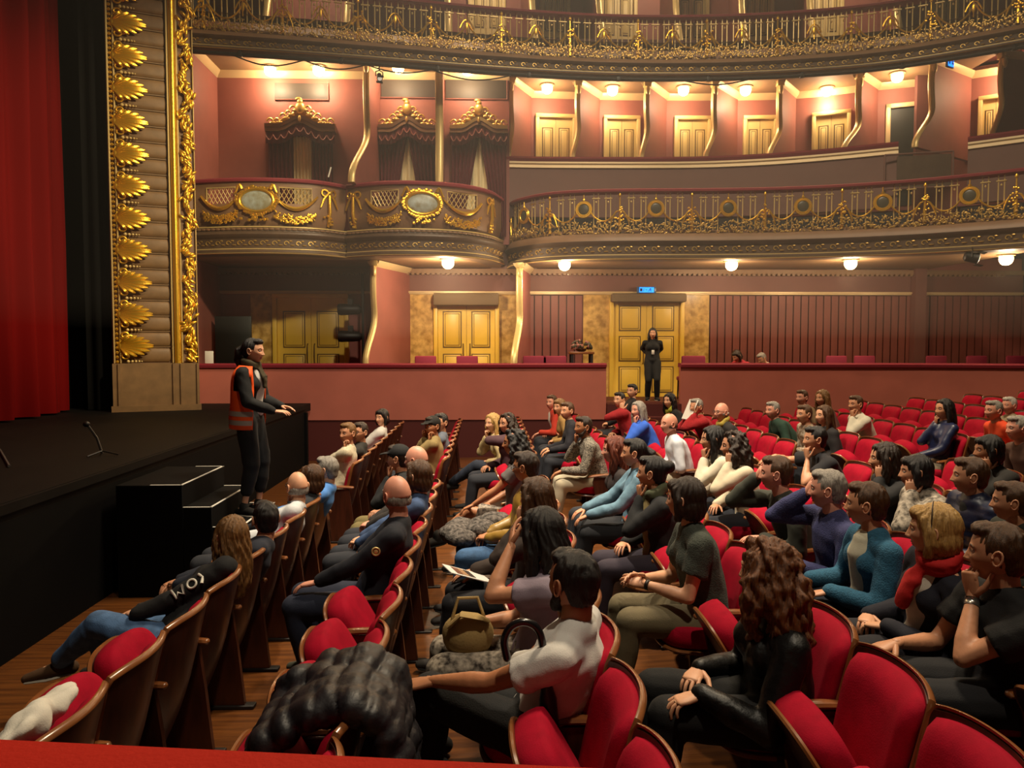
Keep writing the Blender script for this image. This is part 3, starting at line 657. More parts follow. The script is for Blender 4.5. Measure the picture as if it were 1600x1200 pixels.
for i, (x, y) in enumerate(((855, 140), (957, 143), (1068, 143), (1165, 143), (1292, 144), (1402, 122))): lamp(x, y, ZC2, 'lit globe lamp in the raised box row, %s from the stage end' % ORD[i], 46)
lamp(1578, 104, ZC2, 'lit globe lamp in the last raised box at the frame edge', 46)
for i, (x, y) in enumerate(((700, 413), (882, 416), (1143, 416), (1329, 414), (1572, 407))): lamp(x, y, 3.95, 'lit globe lamp under the first tier, %s from the stage end' % ORD[i], (140, 80, 70, 70, 50)[i])

for x, y in ((-3.5, 15.6), (0.2, 16.0), (3.8, 16.3), (7.2, 15.9)):
    l = bpy.data.lights.new('upper_tier_light', 'POINT'); l.energy = 110; l.color = WARM; l.shadow_soft_size = .12; o = bpy.data.objects.new('upper_tier_light', l); COL.objects.link(o); o.location = (x, y, 10.9)
# ------------------------------------------------------------------ proscenium column
A0, A1 = np.array([-6.27, 13.05]), np.array([-5.03, 13.55]); eP = np.array([*U(A1 - A0), 0]); nP = np.array([eP[1], -eP[0], 0]); zP = np.array([0, 0, 1.0]); WP = np.linalg.norm(A1 - A0)
pro = empty('proscenium_column', (*((A0 + A1) / 2), 1.14), 'tall golden carved column framing the stage opening', 'column')
def PP(u, o, z): return eP * (u - WP / 2) + nP * o + zP * (z - 1.14)
FP = np.stack([eP, nP, zP], 1); ZT = 9.6; ZBP = 1.95
def UU(px): return (px - 178) / 134 * WP
mb = MB().add(box(PP(WP / 2, -.3, (1.14 + ZT) / 2), (WP, .5, ZT - 1.14), FP)); mb.build('core', M_FASC, pro)
mb = MB().add(box(PP(WP / 2, 0.0, (1.14 + ZBP) / 2), (WP, .14, ZBP - 1.14), FP)); 
for px in (180, 188, 272, 284, 310): mb.add(box(PP(UU(px), .08, (1.14 + ZBP) / 2), (.04, .06, ZBP - 1.14), FP))
mb.add(box(PP(WP / 2, .03, 1.19), (WP + .05, .2, .1), FP)); mb.build('plain_base', M_PANELP, pro)
mb = MB(); zz = ZBP + .03; k = 0
while zz < ZT:
    u0, u1 = UU(196), UU(267); n = 9
    c = [PP(u0 + (u1 - u0) * q, -.03, zz + .11) for q in (0, .5, .97)]
    mb.add(tube(c, .115, 12, .03, side=(0, 0, 1), round_=True)); mb.add(box(PP((u0 + u1) / 2, -.035, zz + .245), (u1 - u0, .02, .02), FP)); zz += .265; k += 1
mb.build('ribbed_panel', M_PANELP, pro)
mb = MB().add(tube([PP(UU(279), .02, ZBP), PP(UU(279), .02, ZT)], .055, 14)); mb.build('gold_roll', M_GOLD, pro)
mb = MB()
for px, w_, o_ in ((181, .03, .02), (190.5, .028, .03), (271, .03, .03), (286, .03, .03), (311, .02, .0)): mb.add(rbox(PP(UU(px), o_ - .05, (ZBP + ZT) / 2), (w_, .12, ZT - ZBP), .01, 1, FP))
mb.build('vertical_fillet', M_GOLDP, pro)
mb = MB()
for zz in np.arange(ZBP + .03, ZT, .078): mb.add(ell(PP(UU(185.5), .02, zz), (.027,) * 3, None, 5, 7))
mb.build('bead_edge', M_GOLD, pro)
def leaf_mesh():
    mb = MB(); E = lambda u, z, o: eP * u + zP * z + nP * o
    lobes = [(-64, .27), (-46, .34), (-30, .41), (-16, .46), (-4, .50), (8, .50), (20, .46), (33, .40), (48, .33), (66, .25)]
    for a, L in lobes:
        a = R_(a - 3); t = np.linspace(0, 1, 9); bend = .07 * t * t * (-1 if a < 0 else 1)
        w_ = .010 + .021 * np.sin(np.clip(t * 1.05, 0, 1) * PI * .62) ** 1.5; w_[-1] = .012
        pts = [E(.015 + L * q * math.cos(a * .9), .045 * math.sin(a) + L * q * math.sin(a) * .66 - b_ * .35, .03 + .06 * math.sin(q * PI * .75)) for q, b_ in zip(t, bend)]
        mb.add(tube(pts, w_, 6, w_ * .55, side=U(E(-math.sin(a), math.cos(a), 0)), round_=True))
    mb.add(ell(E(.02, 0, .01), (.05, .03, .09), FP, 8, 10)); mb.add(prism([(0, -.10), (.12, -.15), (.30, -.12), (.42, -.03), (.42, .03), (.30, .13), (.12, .15), (0, .10)], E(0, 0, .015), eP, zP, .02))
    for sg in (-1, 1):
        q = np.linspace(0, 1.9 * PI, 14); mb.add(tube([E(.08 + math.cos(a) * .065 * (1 - a / 9), sg * (.17 + math.sin(a) * .06 * (1 - a / 9)), .035) for a in q], .018, 6))
        mb.add(tube([E(.03 + .22 * t, sg * (.12 + .05 * math.sin(t * 3)), .03) for t in np.linspace(0, 1, 7)], [.02, .024, .026, .026, .022, .016, .008], 6))
    return mb.mesh('acanthus_leaf', M_GOLD)
lm = leaf_mesh(); zl = ZBP + .30
bm_ = MB()
for k, (u_, r_) in enumerate(((.13, .028), (.19, .024), (.245, .021), (.295, .018), (.335, .013))): bm_.add(ell(eP * u_ + nP * .04, (r_,) * 3, None, 6, 8))
bme = bm_.mesh('bead_string', M_GOLDP)
k = 0
while zl < ZT - .2:
    o = link('acanthus_leaf', lm, pro, PP(UU(189), .02, zl)); link('bead_string', bme, pro, PP(UU(189), .0, zl - .265)); zl += .53
mb = MB(); rng = np.random.default_rng(11)
for zz in np.arange(ZBP + .06, ZT, .042):
    for k in range(2):
        a = math.sin(zz * 5.3) * .7 + rng.normal(0, .5); M = np.stack([eP * math.cos(a) - zP * math.sin(a), eP * math.sin(a) + zP * math.cos(a), nP], 1)
        mb.add(ell(PP(UU(300) + rng.normal(0, .045) + .03 * math.sin(zz * 9), .03 + rng.uniform(0, .04), zz), (.030, .072, .026), M, 5, 7))
mb.add(tube([PP(UU(300) + .055 * math.sin(z * 9), .04, z) for z in np.arange(ZBP + .03, ZT, .06)], .02, 5))
mb.build('foliage_strip', M_GOLD, pro)
struct(MB().add(box((-5.98, 14.4, 5.4), (.5, 1.4, 8.6))), 'wall_proscenium_return', M_MAROON)
# ------------------------------------------------------------------ stage curtain, masking, stage clutter
cur = MB(); P = []
for yy in np.linspace(4.0, 13.1, 330):
    x = -7.05 + .11 * math.sin(yy * 2 * PI / .62) + .04 * math.sin(yy * 2 * PI / .27 + 1) + .05 * math.sin(yy * 1.7)
    P.append([(x + .02 * math.sin(yy * 9 + z), yy, z) for z in (1.17, 4, 7, 11)])
cur.add(gridf(np.array(P))); tag(cur.build('stage_curtain', M_CURT, ang=180), 'tall dark red stage curtain hanging in heavy pleats', 'curtain')
P = []
for xx in np.linspace(-6.85, -6.25, 40): P.append([(xx, 13.35 + .05 * math.sin(xx * 22), z) for z in (1.15, 11)])
tag(MB().add(gridf(np.array(P))).build('masking_drape', M_BLACK, ang=180), 'black masking drape between the red curtain and the golden column', 'curtain')
struct(MB().add(box((-9.5, 13.9, 6), (8, .1, 10))), 'wall_stage_side', M_BLACK)
struct(MB().add(box((-13, 6, 6), (.1, 16, 10))), 'wall_stage_back', M_BLACK)
spot_light('curtain_light', (-3.5, 8.5, 8.5), (-7.0, 11.6, 1.8), 300, (1.0, .66, .45), 42, .9)
st = empty('stage_steps', (SX, 7.4, 0), 'black step unit with white taped edges against the stage front', 'steps')
tops = [(-2.715, 1.01), (-2.458, .81), (-2.20, .63)]; y0, y1 = 6.86, 7.95; prev = SX
for x1, z in tops:
    b = MB().add(rbox(((prev + x1) / 2 - SX + (.06 if prev == SX else 0), (y0 + y1) / 2 - 7.4, z / 2), (x1 - prev - (.12 if prev == SX else 0), y1 - y0, z), .006, 1)).build('step_block', M_BLACK, st)
    mb = MB()
    mb.add(box(((prev if prev != SX else -3.0) / 2 + x1 / 2 - SX, y0 - 7.4 + .012, z + .001), (x1 - (prev if prev != SX else -3.0), .02, .004)))
    mb.add(box((x1 - SX - .012, (y0 + y1) / 2 - 7.4, z + .001), (.02, y1 - y0, .004))); mb.add(box(((prev if prev != SX else -3.0) / 2 + x1 / 2 - SX, y1 - 7.4 - .012, z + .001), (x1 - (prev if prev != SX else -3.0), .02, .004)))
    mb.build('edge_tape', M_WHITE, b); prev = x1
p = at(160, 712, Z=1.14); ms = empty('microphone_stand', (p[0], p[1], 1.14), 'thin black microphone stand on the stage floor', 'stand')
MB().add(tube([(0, 0, .02), (-.05, .0, .18), (-.13, 0, .30)], .012, 6)).add(ell((-.15, 0, .32), (.035, .03, .03))).build('tube', M_IRON, ms)
for a in (0, 2.1, 4.2): MB().add(tube([(0, 0, .05), (.16 * math.cos(a), .16 * math.sin(a), .012)], .009, 6)).build('leg', M_IRON, ms)
tag(MB().add(tube([at(-40, 668, Z=1.16), at(0, 703, Z=1.155), at(12, 724, Z=1.155), at(14, 728, Z=1.155)], .012, 6)).build('stage_cable', M_GREY), 'grey cable lying on the stage floor in front of the curtain', 'cable')
# ------------------------------------------------------------------ lighting pipe with cables and small fixtures
pp = PG2; off = np.array([float(np.mean([0]))]); pw = Path(G2, 260)
pipe = empty('lighting_pipe', (*pw.pt(pw.L / 2)[:2], 7.1), 'black pipe with draped cables hung below the topmost gallery', 'pipe'); pw.p = pw.p - np.array(pipe.location[:2])
zpp = 7.40 - 7.1
MB().add(tube([pw.pt(u, .02, zpp) for u in np.linspace(.1, pw.L, 90)], .032, 8)).build('tube', M_IRON, pipe)
for u in np.arange(.9, pw.L - .3, 1.75): MB().add(tube([pw.pt(u, .02, zpp), pw.pt(u, .0, zpp + .12)], .022, 6)).add(rbox(pw.pt(u, .02, zpp), (.08, .08, .08), .01)).build('hanger', M_IRON, pipe)
for u0, u1, dp in ((.8, 2.0, .14), (2.0, 3.1, .12), (3.1, 4.3, .1), (4.3, 5.8, .13), (9.2, 10.4, .08)):
    MB().add(tube([pw.pt(u0 + (u1 - u0) * q, .03, zpp - .03 - dp * math.sin(PI * q)) for q in np.linspace(0, 1, 12)], .013, 5)).build('cable', M_IRON, pipe)
mb = MB(); rng = np.random.default_rng(2); uc = pw.find(610)
for k in range(14): mb.add(tube([pw.pt(uc + rng.uniform(-.3, .3), .03 + rng.uniform(-.03, .04), zpp + rng.uniform(-.05, .1)) for _ in range(4)], .018, 5))
mb.build('cable_bundle', M_IRON, pipe)
def fixture(px, py, z, s, label, aim, cat='spotlight', Z=None):
    p = at(px, py, Y=z) if z else np.array(pipe.location) + pw.pt(min(np.linspace(0, pw.L, 300), key=lambda u: abs(800 + 1200 * ((pw.pt(u)[:2] + np.array(pipe.location[:2])) @ _r[:2]) / ((pw.pt(u)[:2] + np.array(pipe.location[:2])) @ _f[:2]) - px)), .02, zpp - .22); o = empty('stage_spotlight', p, label, cat); d = U(aim)
    M = np.stack([U(np.cross(d, (0, 0, 1))), np.cross(U(np.cross(d, (0, 0, 1))), d), d], 1)
    MB().add(lathe(-d * .12 * s, [(.06 * s, 0), (.09 * s, .03 * s), (.1 * s, .2 * s), (.115 * s, .24 * s)], 14, d)).build('housing', M_IRON, o)
    mb = MB()
    for sg in (-1, 1): mb.add(box(d * .16 * s + M[:, 1] * sg * .12 * s, (.24 * s, .01, .12 * s), M))
    mb.build('barn_door', M_IRON, o)
    MB().add(tube([M[:, 0] * .13 * s, M[:, 0] * .13 * s + np.array([0, 0, .16 * s]), np.array([0, 0, .22 * s]), -M[:, 0] * .13 * s + np.array([0, 0, .16 * s]), -M[:, 0] * .13 * s], .012, 5)).add(tube([(0, 0, .2 * s), (0, 0, .42 * s)], .015, 6)).build('yoke', M_IRON, o)
    MB().add(ell(d * .135 * s, (.085 * s, .085 * s, .01), M, 6, 12)).build('lens', mat('pale_lens', 'd8d4c0', .2, emit='fff0d0', estr=.5), o)
    return o
fixture(1517, 402, 13.6, .95, 'black theatre spotlight with barn doors hung below the first tier', (.75, -.3, -.2))
fixture(597, 108, None, .5, 'small black spotlight clamped to the cable bundle on the pipe', (.2, -.6, -.8))
# ------------------------------------------------------------------ exit signs
def exit_sign(c, wd, hg, rz, label, hang=0):
    o = empty('exit_sign', c, label, 'sign', rz=rz)
    MB().add(rbox((0, 0, 0), (wd * 1.3, .04, hg * 1.25), .008)).build('backing', mat('pale_blue_acrylic', '2c5f94', .3), o)
    MB().add(box((0, -.024, 0), (wd, .012, hg))).build('lit_panel', M_BLUE, o)
    mb = MB(); y = -.034; s = hg
    mb.add(box((-.38 * wd, y, 0), (.16 * wd, .006, .62 * s))); mb.add(box((-.2 * wd, y, 0), (.03 * wd, .006, .62 * s)))
    mb.add(ell((.26 * wd, y, .24 * s), (.05 * wd, .004, .09 * s), None, 6, 10))
    for a, b in (((.25, .14), (.22, -.08)), ((.25, .12), (.34, .0)), ((.24, .12), (.16, .04)), ((.22, -.08), (.32, -.2)), ((.32, -.2), (.30, -.34)), ((.22, -.08), (.14, -.24)), ((.14, -.24), (.06, -.24))):
        mb.add(tube([(a[0] * wd, y, a[1] * s), (b[0] * wd, y, b[1] * s)], .05 * s, 6))
    mb.add(prism([(-.06, .16), (.06, 0), (-.06, -.16)], (.0, y, 0), (1, 0, 0), (0, 0, 1), .006)) if False else mb.add(prism([(-.05 * wd, -.12 * s), (.04 * wd, 0), (-.05 * wd, .12 * s)], (0, y, 0), (1, 0, 0), (0, 0, 1), .006))
    mb.build('pictogram', mat('sign_dark_blue', '06305e', .4), o)
    if hang: MB().add(tube([(0, 0, hg * .6), (0, 0, hang)], .012, 6)).build('hanger', M_IRON, o)
    return o
p = at(1010, 453, Y=YR - .18); exit_sign((p[0], p[1], p[2]), .32, .11, 0, 'lit blue exit sign above the double door where the guard stands')
p = at(1484, 97, Y=14.4); exit_sign((p[0], p[1], p[2]), .17, .17, .5, 'small lit blue exit sign high under the topmost gallery', hang=.55)
# ------------------------------------------------------------------ things inside the ground-floor boxes
M_BOXCH = mat('plum_chair_velvet', '86203a', .75, sheen=.2)
def box_chair(px, Y, label, wd=.46, top=2.03):
    x = (float(at(px, 560, Y=Y)[0])); o = empty('box_chair', (x, Y, ZBX), label, 'chair', 'chairs in the ground-floor boxes')
    h = top - ZBX
    MB().add(rbox((0, -.02, h - .2), (wd, .06, .42), .03)).build('backrest', M_BOXCH, o); MB().add(rbox((0, .2, .44), (wd, .42, .09), .03)).build('seat', M_BOXCH, o)
    for sx in (-1, 1):
        for sy in (0, 1): MB().add(tube([(sx * (wd / 2 - .04), .03 + sy * .34, .40), (sx * (wd / 2 - .03), .02 + sy * .37, 0)], [.02, .015], 6)).build('leg', M_SHELL, o)
for px, lab in ((665, 'plum velvet chair back left of the bright ochre door'), (730, 'plum velvet chair back in front of the bright ochre door'), (836, 'plum velvet chair back beside the second divider, nearer the divider'), (866, 'plum velvet chair back beside the second divider, nearer the flower table'), (1083, 'plum velvet chair back just right of the guarded doorway'), (1306, 'plum velvet chair back against the slat wall, fourth from the guarded door'), (1350, 'plum velvet chair back against the slat wall, fifth from the guarded door'), (1462, 'plum velvet chair back in the dark corner, nearer the pier'), (1525, 'plum velvet chair back in the dark corner, farther from the pier'), (1587, 'plum velvet chair back in the dark corner at the frame edge')):
    box_chair(px, 15.75, lab, .5 if px in (836, 866, 1083) else .44)
x = float(at(908, 550, Y=15.8)[0]); tb = empty('side_table', (x, 15.8, ZBX), 'small dark side table behind the ledge near the guarded door', 'table')
MB().add(rbox((0, 0, .98), (.5, .4, .05), .01)).build('tabletop', M_TRIM, tb)
for sx in (-1, 1):
    for sy in (-1, 1): MB().add(box((sx * .2, sy * .15, .48), (.05, .05, .96))).build('leg', M_IRON, tb)
fl = empty('flower_arrangement', (x, 15.8, ZBX + 1.005), 'low dark flower arrangement on the small side table', 'flowers'); rng = np.random.default_rng(4)
MB().add(lathe((0, 0, 0), [(.06, 0), (.1, .02), (.12, .06), (.1, .07)], 14)).build('bowl', M_SHELL, fl)
mb = MB()
for k in range(60):
    d = U(rng.normal(0, 1, 3) * [1, .8, .5]); d[2] = abs(d[2]); c = d * [.2, .16, .16] + [0, 0, .07]; mb.add(ell(c, (.045, .02, .035), rotz(rng.uniform(0, 3)), 4, 6), int(rng.random() < .35))
mb.build('blooms', [mat('dark_leaf', '3a3222', .6), mat('dusty_petal', '8c5a50', .7)], fl)
p = at(365, 532, Y=16.2); o = empty('dark_display_board', (p[0], 16.2, ZBX), 'dark board standing in the shadowy box by the proscenium', 'board')
MB().add(rbox((0, 0, 1.25), (.75, .05, .98), .01)).build('panel', M_SCREEN, o)
for s_ in (-1, 1): MB().add(box((s_ * .3, .05, .4), (.04, .04, .8))).build('leg', M_IRON, o)
p = at(328, 556, Y=15.12); tag(MB().add(rbox((p[0], 15.08, ZL + .03 + .12), (.16, .02, .24), .004)).build('paper_card', M_WHITE), 'small white card standing on the ledge by the proscenium', 'card')
p = at(515, 271, Y=14.4); tag(MB().add(tube([(p[0], 14.28, 5.32), (p[0] + .05, 14.28, 5.5)], .014, 6)).build('white_rolled_paper', M_WHITE), 'thin white paper roll stuck up from the box balcony rail', 'paper')
rk = empty('lighting_rack', (float(at(548, 520, Y=15.9)[0]), 15.9, ZBX), 'black rack with two stage spotlights in the dark box beside the divider', 'rack')
MB().add(tube([(0.25, 0, 0), (0.25, 0, 2.6)], .03, 8)).add(box((.2, 0, .02), (.5, .5, .04))).build('post', M_IRON, rk)
for z_ in (1.2, 1.75): MB().add(lathe((-.25, 0, z_ + .12), [(.11, 0), (.12, .06), (.1, .42), (.05, .48)], 12, (1, 0, 0))).add(box((.0, 0, z_ + .28), (.1, .08, .12))).build('spotlight_head', M_IRON, rk)
# ------------------------------------------------------------------ theatre seats
def seat_profile_x(z): return -(0.92 - z) * math.tan(R_(13)) - .06 * max(0, (.55 - z) / .40) ** 2
def arc_x(y): return -.065 * (y / .27) ** 2
def shell_mesh():
    ys = np.linspace(-.268, .268, 15); zs = np.concatenate([np.linspace(.16, .86, 9), [.895, .915]]); P = []
    for z in zs:
        hw = 1 - .12 * (.92 - z) / .76; hw *= 1 if z < .87 else (.985 if z < .9 else .95)
        P.append([(arc_x(y) + seat_profile_x(z), y * hw, z - .02 * (y / .27) ** 4 * (z > .8)) for y in ys])
    P = np.array(P); Q = P - [.022, 0, 0]; G = np.concatenate([P, Q[::-1]], 0)
    return MB().add(gridf(G, cu=True)).add((np.concatenate([P[:, 0], Q[:, 0]]), [(i, i + 1, len(zs) + i + 1, len(zs) + i) for i in range(len(zs) - 1)])).add((np.concatenate([P[:, -1], Q[:, -1]]), [(i, i + 1, len(zs) + i + 1, len(zs) + i) for i in range(len(zs) - 1)])).mesh('back_shell', M_SHELL)
def pad_mesh():
    ny, nz = 15, 14; ys = np.linspace(-1, 1, ny); zs = np.linspace(0, 1, nz); F = []; B = []
    for b in zs:
        z = .40 + .50 * b; hw = .248 * (1 - .10 * (.9 - z) / .5); rf, rb = [], []
        for a in ys:
            ed = max(0, (abs(a) - .8) / .2) ** 2; et = max(0, (b - .86) / .14) ** 2 + max(0, (.08 - b) / .08) ** 2
            puff = .07 * (1 - .55 * min(1, ed)) * (1 - .6 * min(1, et)) + .012 * (1 - a * a) * math.sin(PI * b)
            y = a * hw * (1 - .05 * min(1, et)); x = arc_x(y) + seat_profile_x(z) - .022
            rf.append((x - puff, y, z - .022 * a ** 4 * (b > .8))); rb.append((x + .004, y, z - .022 * a ** 4 * (b > .8)))
        F.append(rf); B.append(rb)
    F, B = np.array(F), np.array(B); mb = MB().add(gridf(F)).add(gridf(B)); 
    for e in (0, -1): mb.add(gridf(np.stack([F[e], B[e]]))); mb.add(gridf(np.stack([F[:, e], B[:, e]])))
    bm = bmesh.new(); me = mb.mesh('back_pad', M_VELVET, 180); bm.from_mesh(me); bmesh.ops.remove_doubles(bm, verts=bm.verts, dist=1e-4); bmesh.ops.recalc_face_normals(bm, faces=bm.faces); bm.to_mesh(me); bm.free(); me.polygons.foreach_set('use_smooth', [True] * len(me.polygons)); return me
def trim_mesh():
    pts = []; z_ = lambda y: .915 - .02 * (y / .27) ** 4
    side = [(.62 + .25 * q) for q in np.linspace(0, 1, 6)]
    for z in side: pts.append((arc_x(.268) + seat_profile_x(z) - .01, -.272 * (1 - .12 * (.92 - z) / .76), z))
    for y in np.linspace(-.255, .255, 17): pts.append((arc_x(y) + seat_profile_x(.92) - .01, y, z_(y) + .004))
    for z in side[::-1]: pts.append((arc_x(.268) + seat_profile_x(z) - .01, .272 * (1 - .12 * (.92 - z) / .76), z))
    return MB().add(tube(pts, .008, 8, .016, side=(0, -1, 0))).mesh('top_trim', M_TRIM)
def cushion(up):
    n = 22; t = np.linspace(0, 1, n + 1); out = []   # plan outline: flat at the hinge, well rounded at the front
    th = np.linspace(-PI / 2, PI / 2, n + 1)
    front = [(.20 + .22 * np.sign(math.cos(a)) * abs(math.cos(a)) ** .55, .235 * np.sign(math.sin(a)) * abs(math.sin(a)) ** .75) for a in th]
    ol = np.array([(0.0, -.225)] + front + [(0.0, .225)]); c = ol.mean(0)
    def lay(s, h): return np.array([[c[0] + (p[0] - c[0]) * s, c[1] + (p[1] - c[1]) * s, h] for p in ol])
    L = [lay(.90, 0.0), lay(1.0, .02), lay(1.01, .06), lay(.98, .095), lay(.9, .117), lay(.6, .128), lay(.2, .13)]
    v, f = gridf(np.array(L), cv=True, capu=True)
    LB = [lay(.93, -.022), lay(1.0, -.018), lay(1.0, -.002), lay(.93, .0)]; vb, fb = gridf(np.array(LB), cv=True, capu=True)
    e = np.array([(*p, -.010) for p in (c + (ol - c) * 1.008)]); ve, fe = tube(e[1:-1], .011, 6)
    a = R_(60) if up else R_(4)
    def tr(v):   # local: x forward along the seat; world: forward is -x
        x = -(v[:, 0] * math.cos(a)) + v[:, 2] * math.sin(a); z = v[:, 0] * math.sin(a) + v[:, 2] * math.cos(a)
        return np.stack([x + (-.275 if up else -.19), v[:, 1], z + (.37 if up else .39)], 1)
    return MB().add((tr(v), f)).mesh('seat_cushion', M_VELVET, 60), MB().add((tr(vb), fb)).mesh('seat_base', M_SHELL), MB().add((tr(ve), fe)).mesh('base_edge', M_TRIM)
def arm_mesh():
    t = np.linspace(0, 1, 9); pts = [(-.08 - .36 * q, 0, .635 + .015 * math.sin(q * PI) - .012 * q) for q in t]
    return MB().add(tube(pts, [.024, .026, .028, .03, .03, .03, .03, .029, .025], 8, .017, side=(0, 1, 0), round_=True)).mesh('armrest', M_ARM)
def standard_mesh():
    return MB().add(prism([(-.05, 0.02), (-.32, .02), (-.34, .3), (-.40, .56), (-.38, .62), (-.12, .62), (-.09, .4)], (0, 0, 0), (1, 0, 0), (0, 0, 1), .036)).mesh('standard', M_SHELL)
SH, PD, TR = shell_mesh(), pad_mesh(), trim_mesh(); CU, CD = cushion(True), cushion(False); AM, SD = arm_mesh(), standard_mesh(); FT = MB().add(rbox((-.19, 0, .012), (.40, .07, .024), .008)).mesh('foot', M_IRON)
def seat_proto(up):
    o = empty('theatre_seat', (0, 0, 0), 'x', 'seat', 'red velvet stalls seats')
    link('back_shell', SH, o); link('back_pad', PD, o); link('top_trim', TR, o); c = CU if up else CD
    q = link('seat_cushion', c[0], o); b = link('seat_base', c[1], o); link('base_edge', c[2], b)
    link('armrest', AM, o, (0, .275, 0)); s = link('standard', SD, o, (0, .275, 0)); link('foot', FT, s)
    return o
ROWORD = ['front row'] + ['%s row' % q for q in ORD[1:]]
OCC = set()
# ------------------------------------------------------------------ people: one continuous remeshed body each, with head, fingers, hair and clothes
TMP = bpy.data.scenes.new('workshop')
def remesh(mb, voxel, smooth=4):
    me = bpy.data.meshes.new('w'); me.from_pydata(mb.verts().tolist(), [], mb.f)
    o = bpy.data.objects.new('w', me); TMP.collection.objects.link(o)
    m = o.modifiers.new('r', 'REMESH'); m.mode = 'VOXEL'; m.voxel_size = voxel
    if smooth: s = o.modifiers.new('s', 'SMOOTH'); s.iterations = smooth; s.factor = .5
    with bpy.context.temp_override(scene=TMP, view_layer=TMP.view_layers[0]):
        dg = bpy.context.evaluated_depsgraph_get(); ev = o.evaluated_get(dg); out = bpy.data.meshes.new_from_object(ev)
    bpy.data.objects.remove(o); bpy.data.meshes.remove(me)
    n = len(out.vertices); v = np.empty(n * 3); out.vertices.foreach_get('co', v); v = v.reshape(-1, 3)
    nr = np.empty(n * 3); out.vertices.foreach_get('normal', nr); nr = nr.reshape(-1, 3)
    L = np.empty(len(out.loops), int); out.loops.foreach_get('vertex_index', L)
    st = np.empty(len(out.polygons), int); ct = np.empty(len(out.polygons), int); out.polygons.foreach_get('loop_start', st); out.polygons.foreach_get('loop_total', ct)
    f = [L[a:a + b].tolist() for a, b in zip(st, ct)]; bpy.data.meshes.remove(out)
    return v, nr, f
def waves(p, seed, k=10, n=5, stretch=(1, 1, 1)):
    g = np.random.default_rng(seed); out = np.zeros(len(p)); q = p * np.array(stretch)
    for _ in range(n):
        d = U(g.normal(0, 1, 3)) * k * g.uniform(.6, 1.7); e = U(g.normal(0, 1, 3)) * k * .6
        out += np.sin(q @ d + g.uniform(0, 6) + 1.6 * np.sin(q @ e + g.uniform(0, 6)))
    return out / n ** .5
def skin_mat(c, nm): return mat('skin_' + nm, c, .5, var=.05, vscale=25, bump=.06, bscale=220, sss=.08)
SKIN = {'fair': skin_mat('d9a27f', 'fair'), 'light': skin_mat('c98f6c', 'light'), 'tan': skin_mat('ae7450', 'tan'), 'pink': skin_mat('d6957c', 'pink')}
HAIRC = {k: mat('hair_' + k, a, .42, col2=b, vscale=30, stretch=(6, 6, .7), bump=.5, bscale=120) for k, a, b in (('black', '0d0a09', '1c1512'), ('dark', '1d120c', '33200f'), ('brown', '35200f', '573618'), ('light', '5b3d1f', '8a6234'), ('blond', '9a7440', 'c79f5c'), ('grey', '6e675f', 'a39b90'), ('white', 'a8a096', 'cfc8bc'), ('red', '4a1c0e', '7a3519'), ('auburn', '4a2a18', '7d4a22'))}
M_EYEW = mat('eye_white', 'd8cfc4', .3); M_IRIS = mat('dark_iris', '20140c', .25); M_LIP = {k: mat('lips_' + k, c, .45) for k, c in (('fair', 'b5655a'), ('light', 'a35c4c'), ('tan', '86493a'), ('pink', 'b0625a'))}
M_GLASSF = mat('spectacle_frame', '15110f', .35)
_cl = {}
def cloth(hexc, kind='plain'):
    k = hexc + kind
    if k not in _cl:
        nm = 'cloth_%d_%s' % (len(_cl) + 1, kind)
        if kind == 'leather': _cl[k] = mat(nm, hexc, .46, bump=.5, bscale=26, spec=.35)
        elif kind == 'shiny': _cl[k] = mat(nm, hexc, .4, bump=.2, bscale=25)
        elif kind == 'denim': _cl[k] = mat(nm, hexc, .85, var=.25, vscale=14, bump=.2, bscale=150)
        elif kind == 'knit': _cl[k] = mat(nm, hexc, .92, var=.15, vscale=60, bump=.6, bscale=130, sheen=.15)
        elif kind == 'print': _cl[k] = mat(nm, hexc, .85, col2='b3a796', vscale=28, bump=.1)
        elif kind == 'tweed': _cl[k] = mat(nm, hexc, .9, col2='9a9080', vscale=70, bump=.3, bscale=150)
        else: _cl[k] = mat(nm, hexc, .85, var=.06, vscale=10, bump=.15, bscale=180, sheen=.08)
    return _cl[k]
def smoothg(x): return np.exp(-x * x)
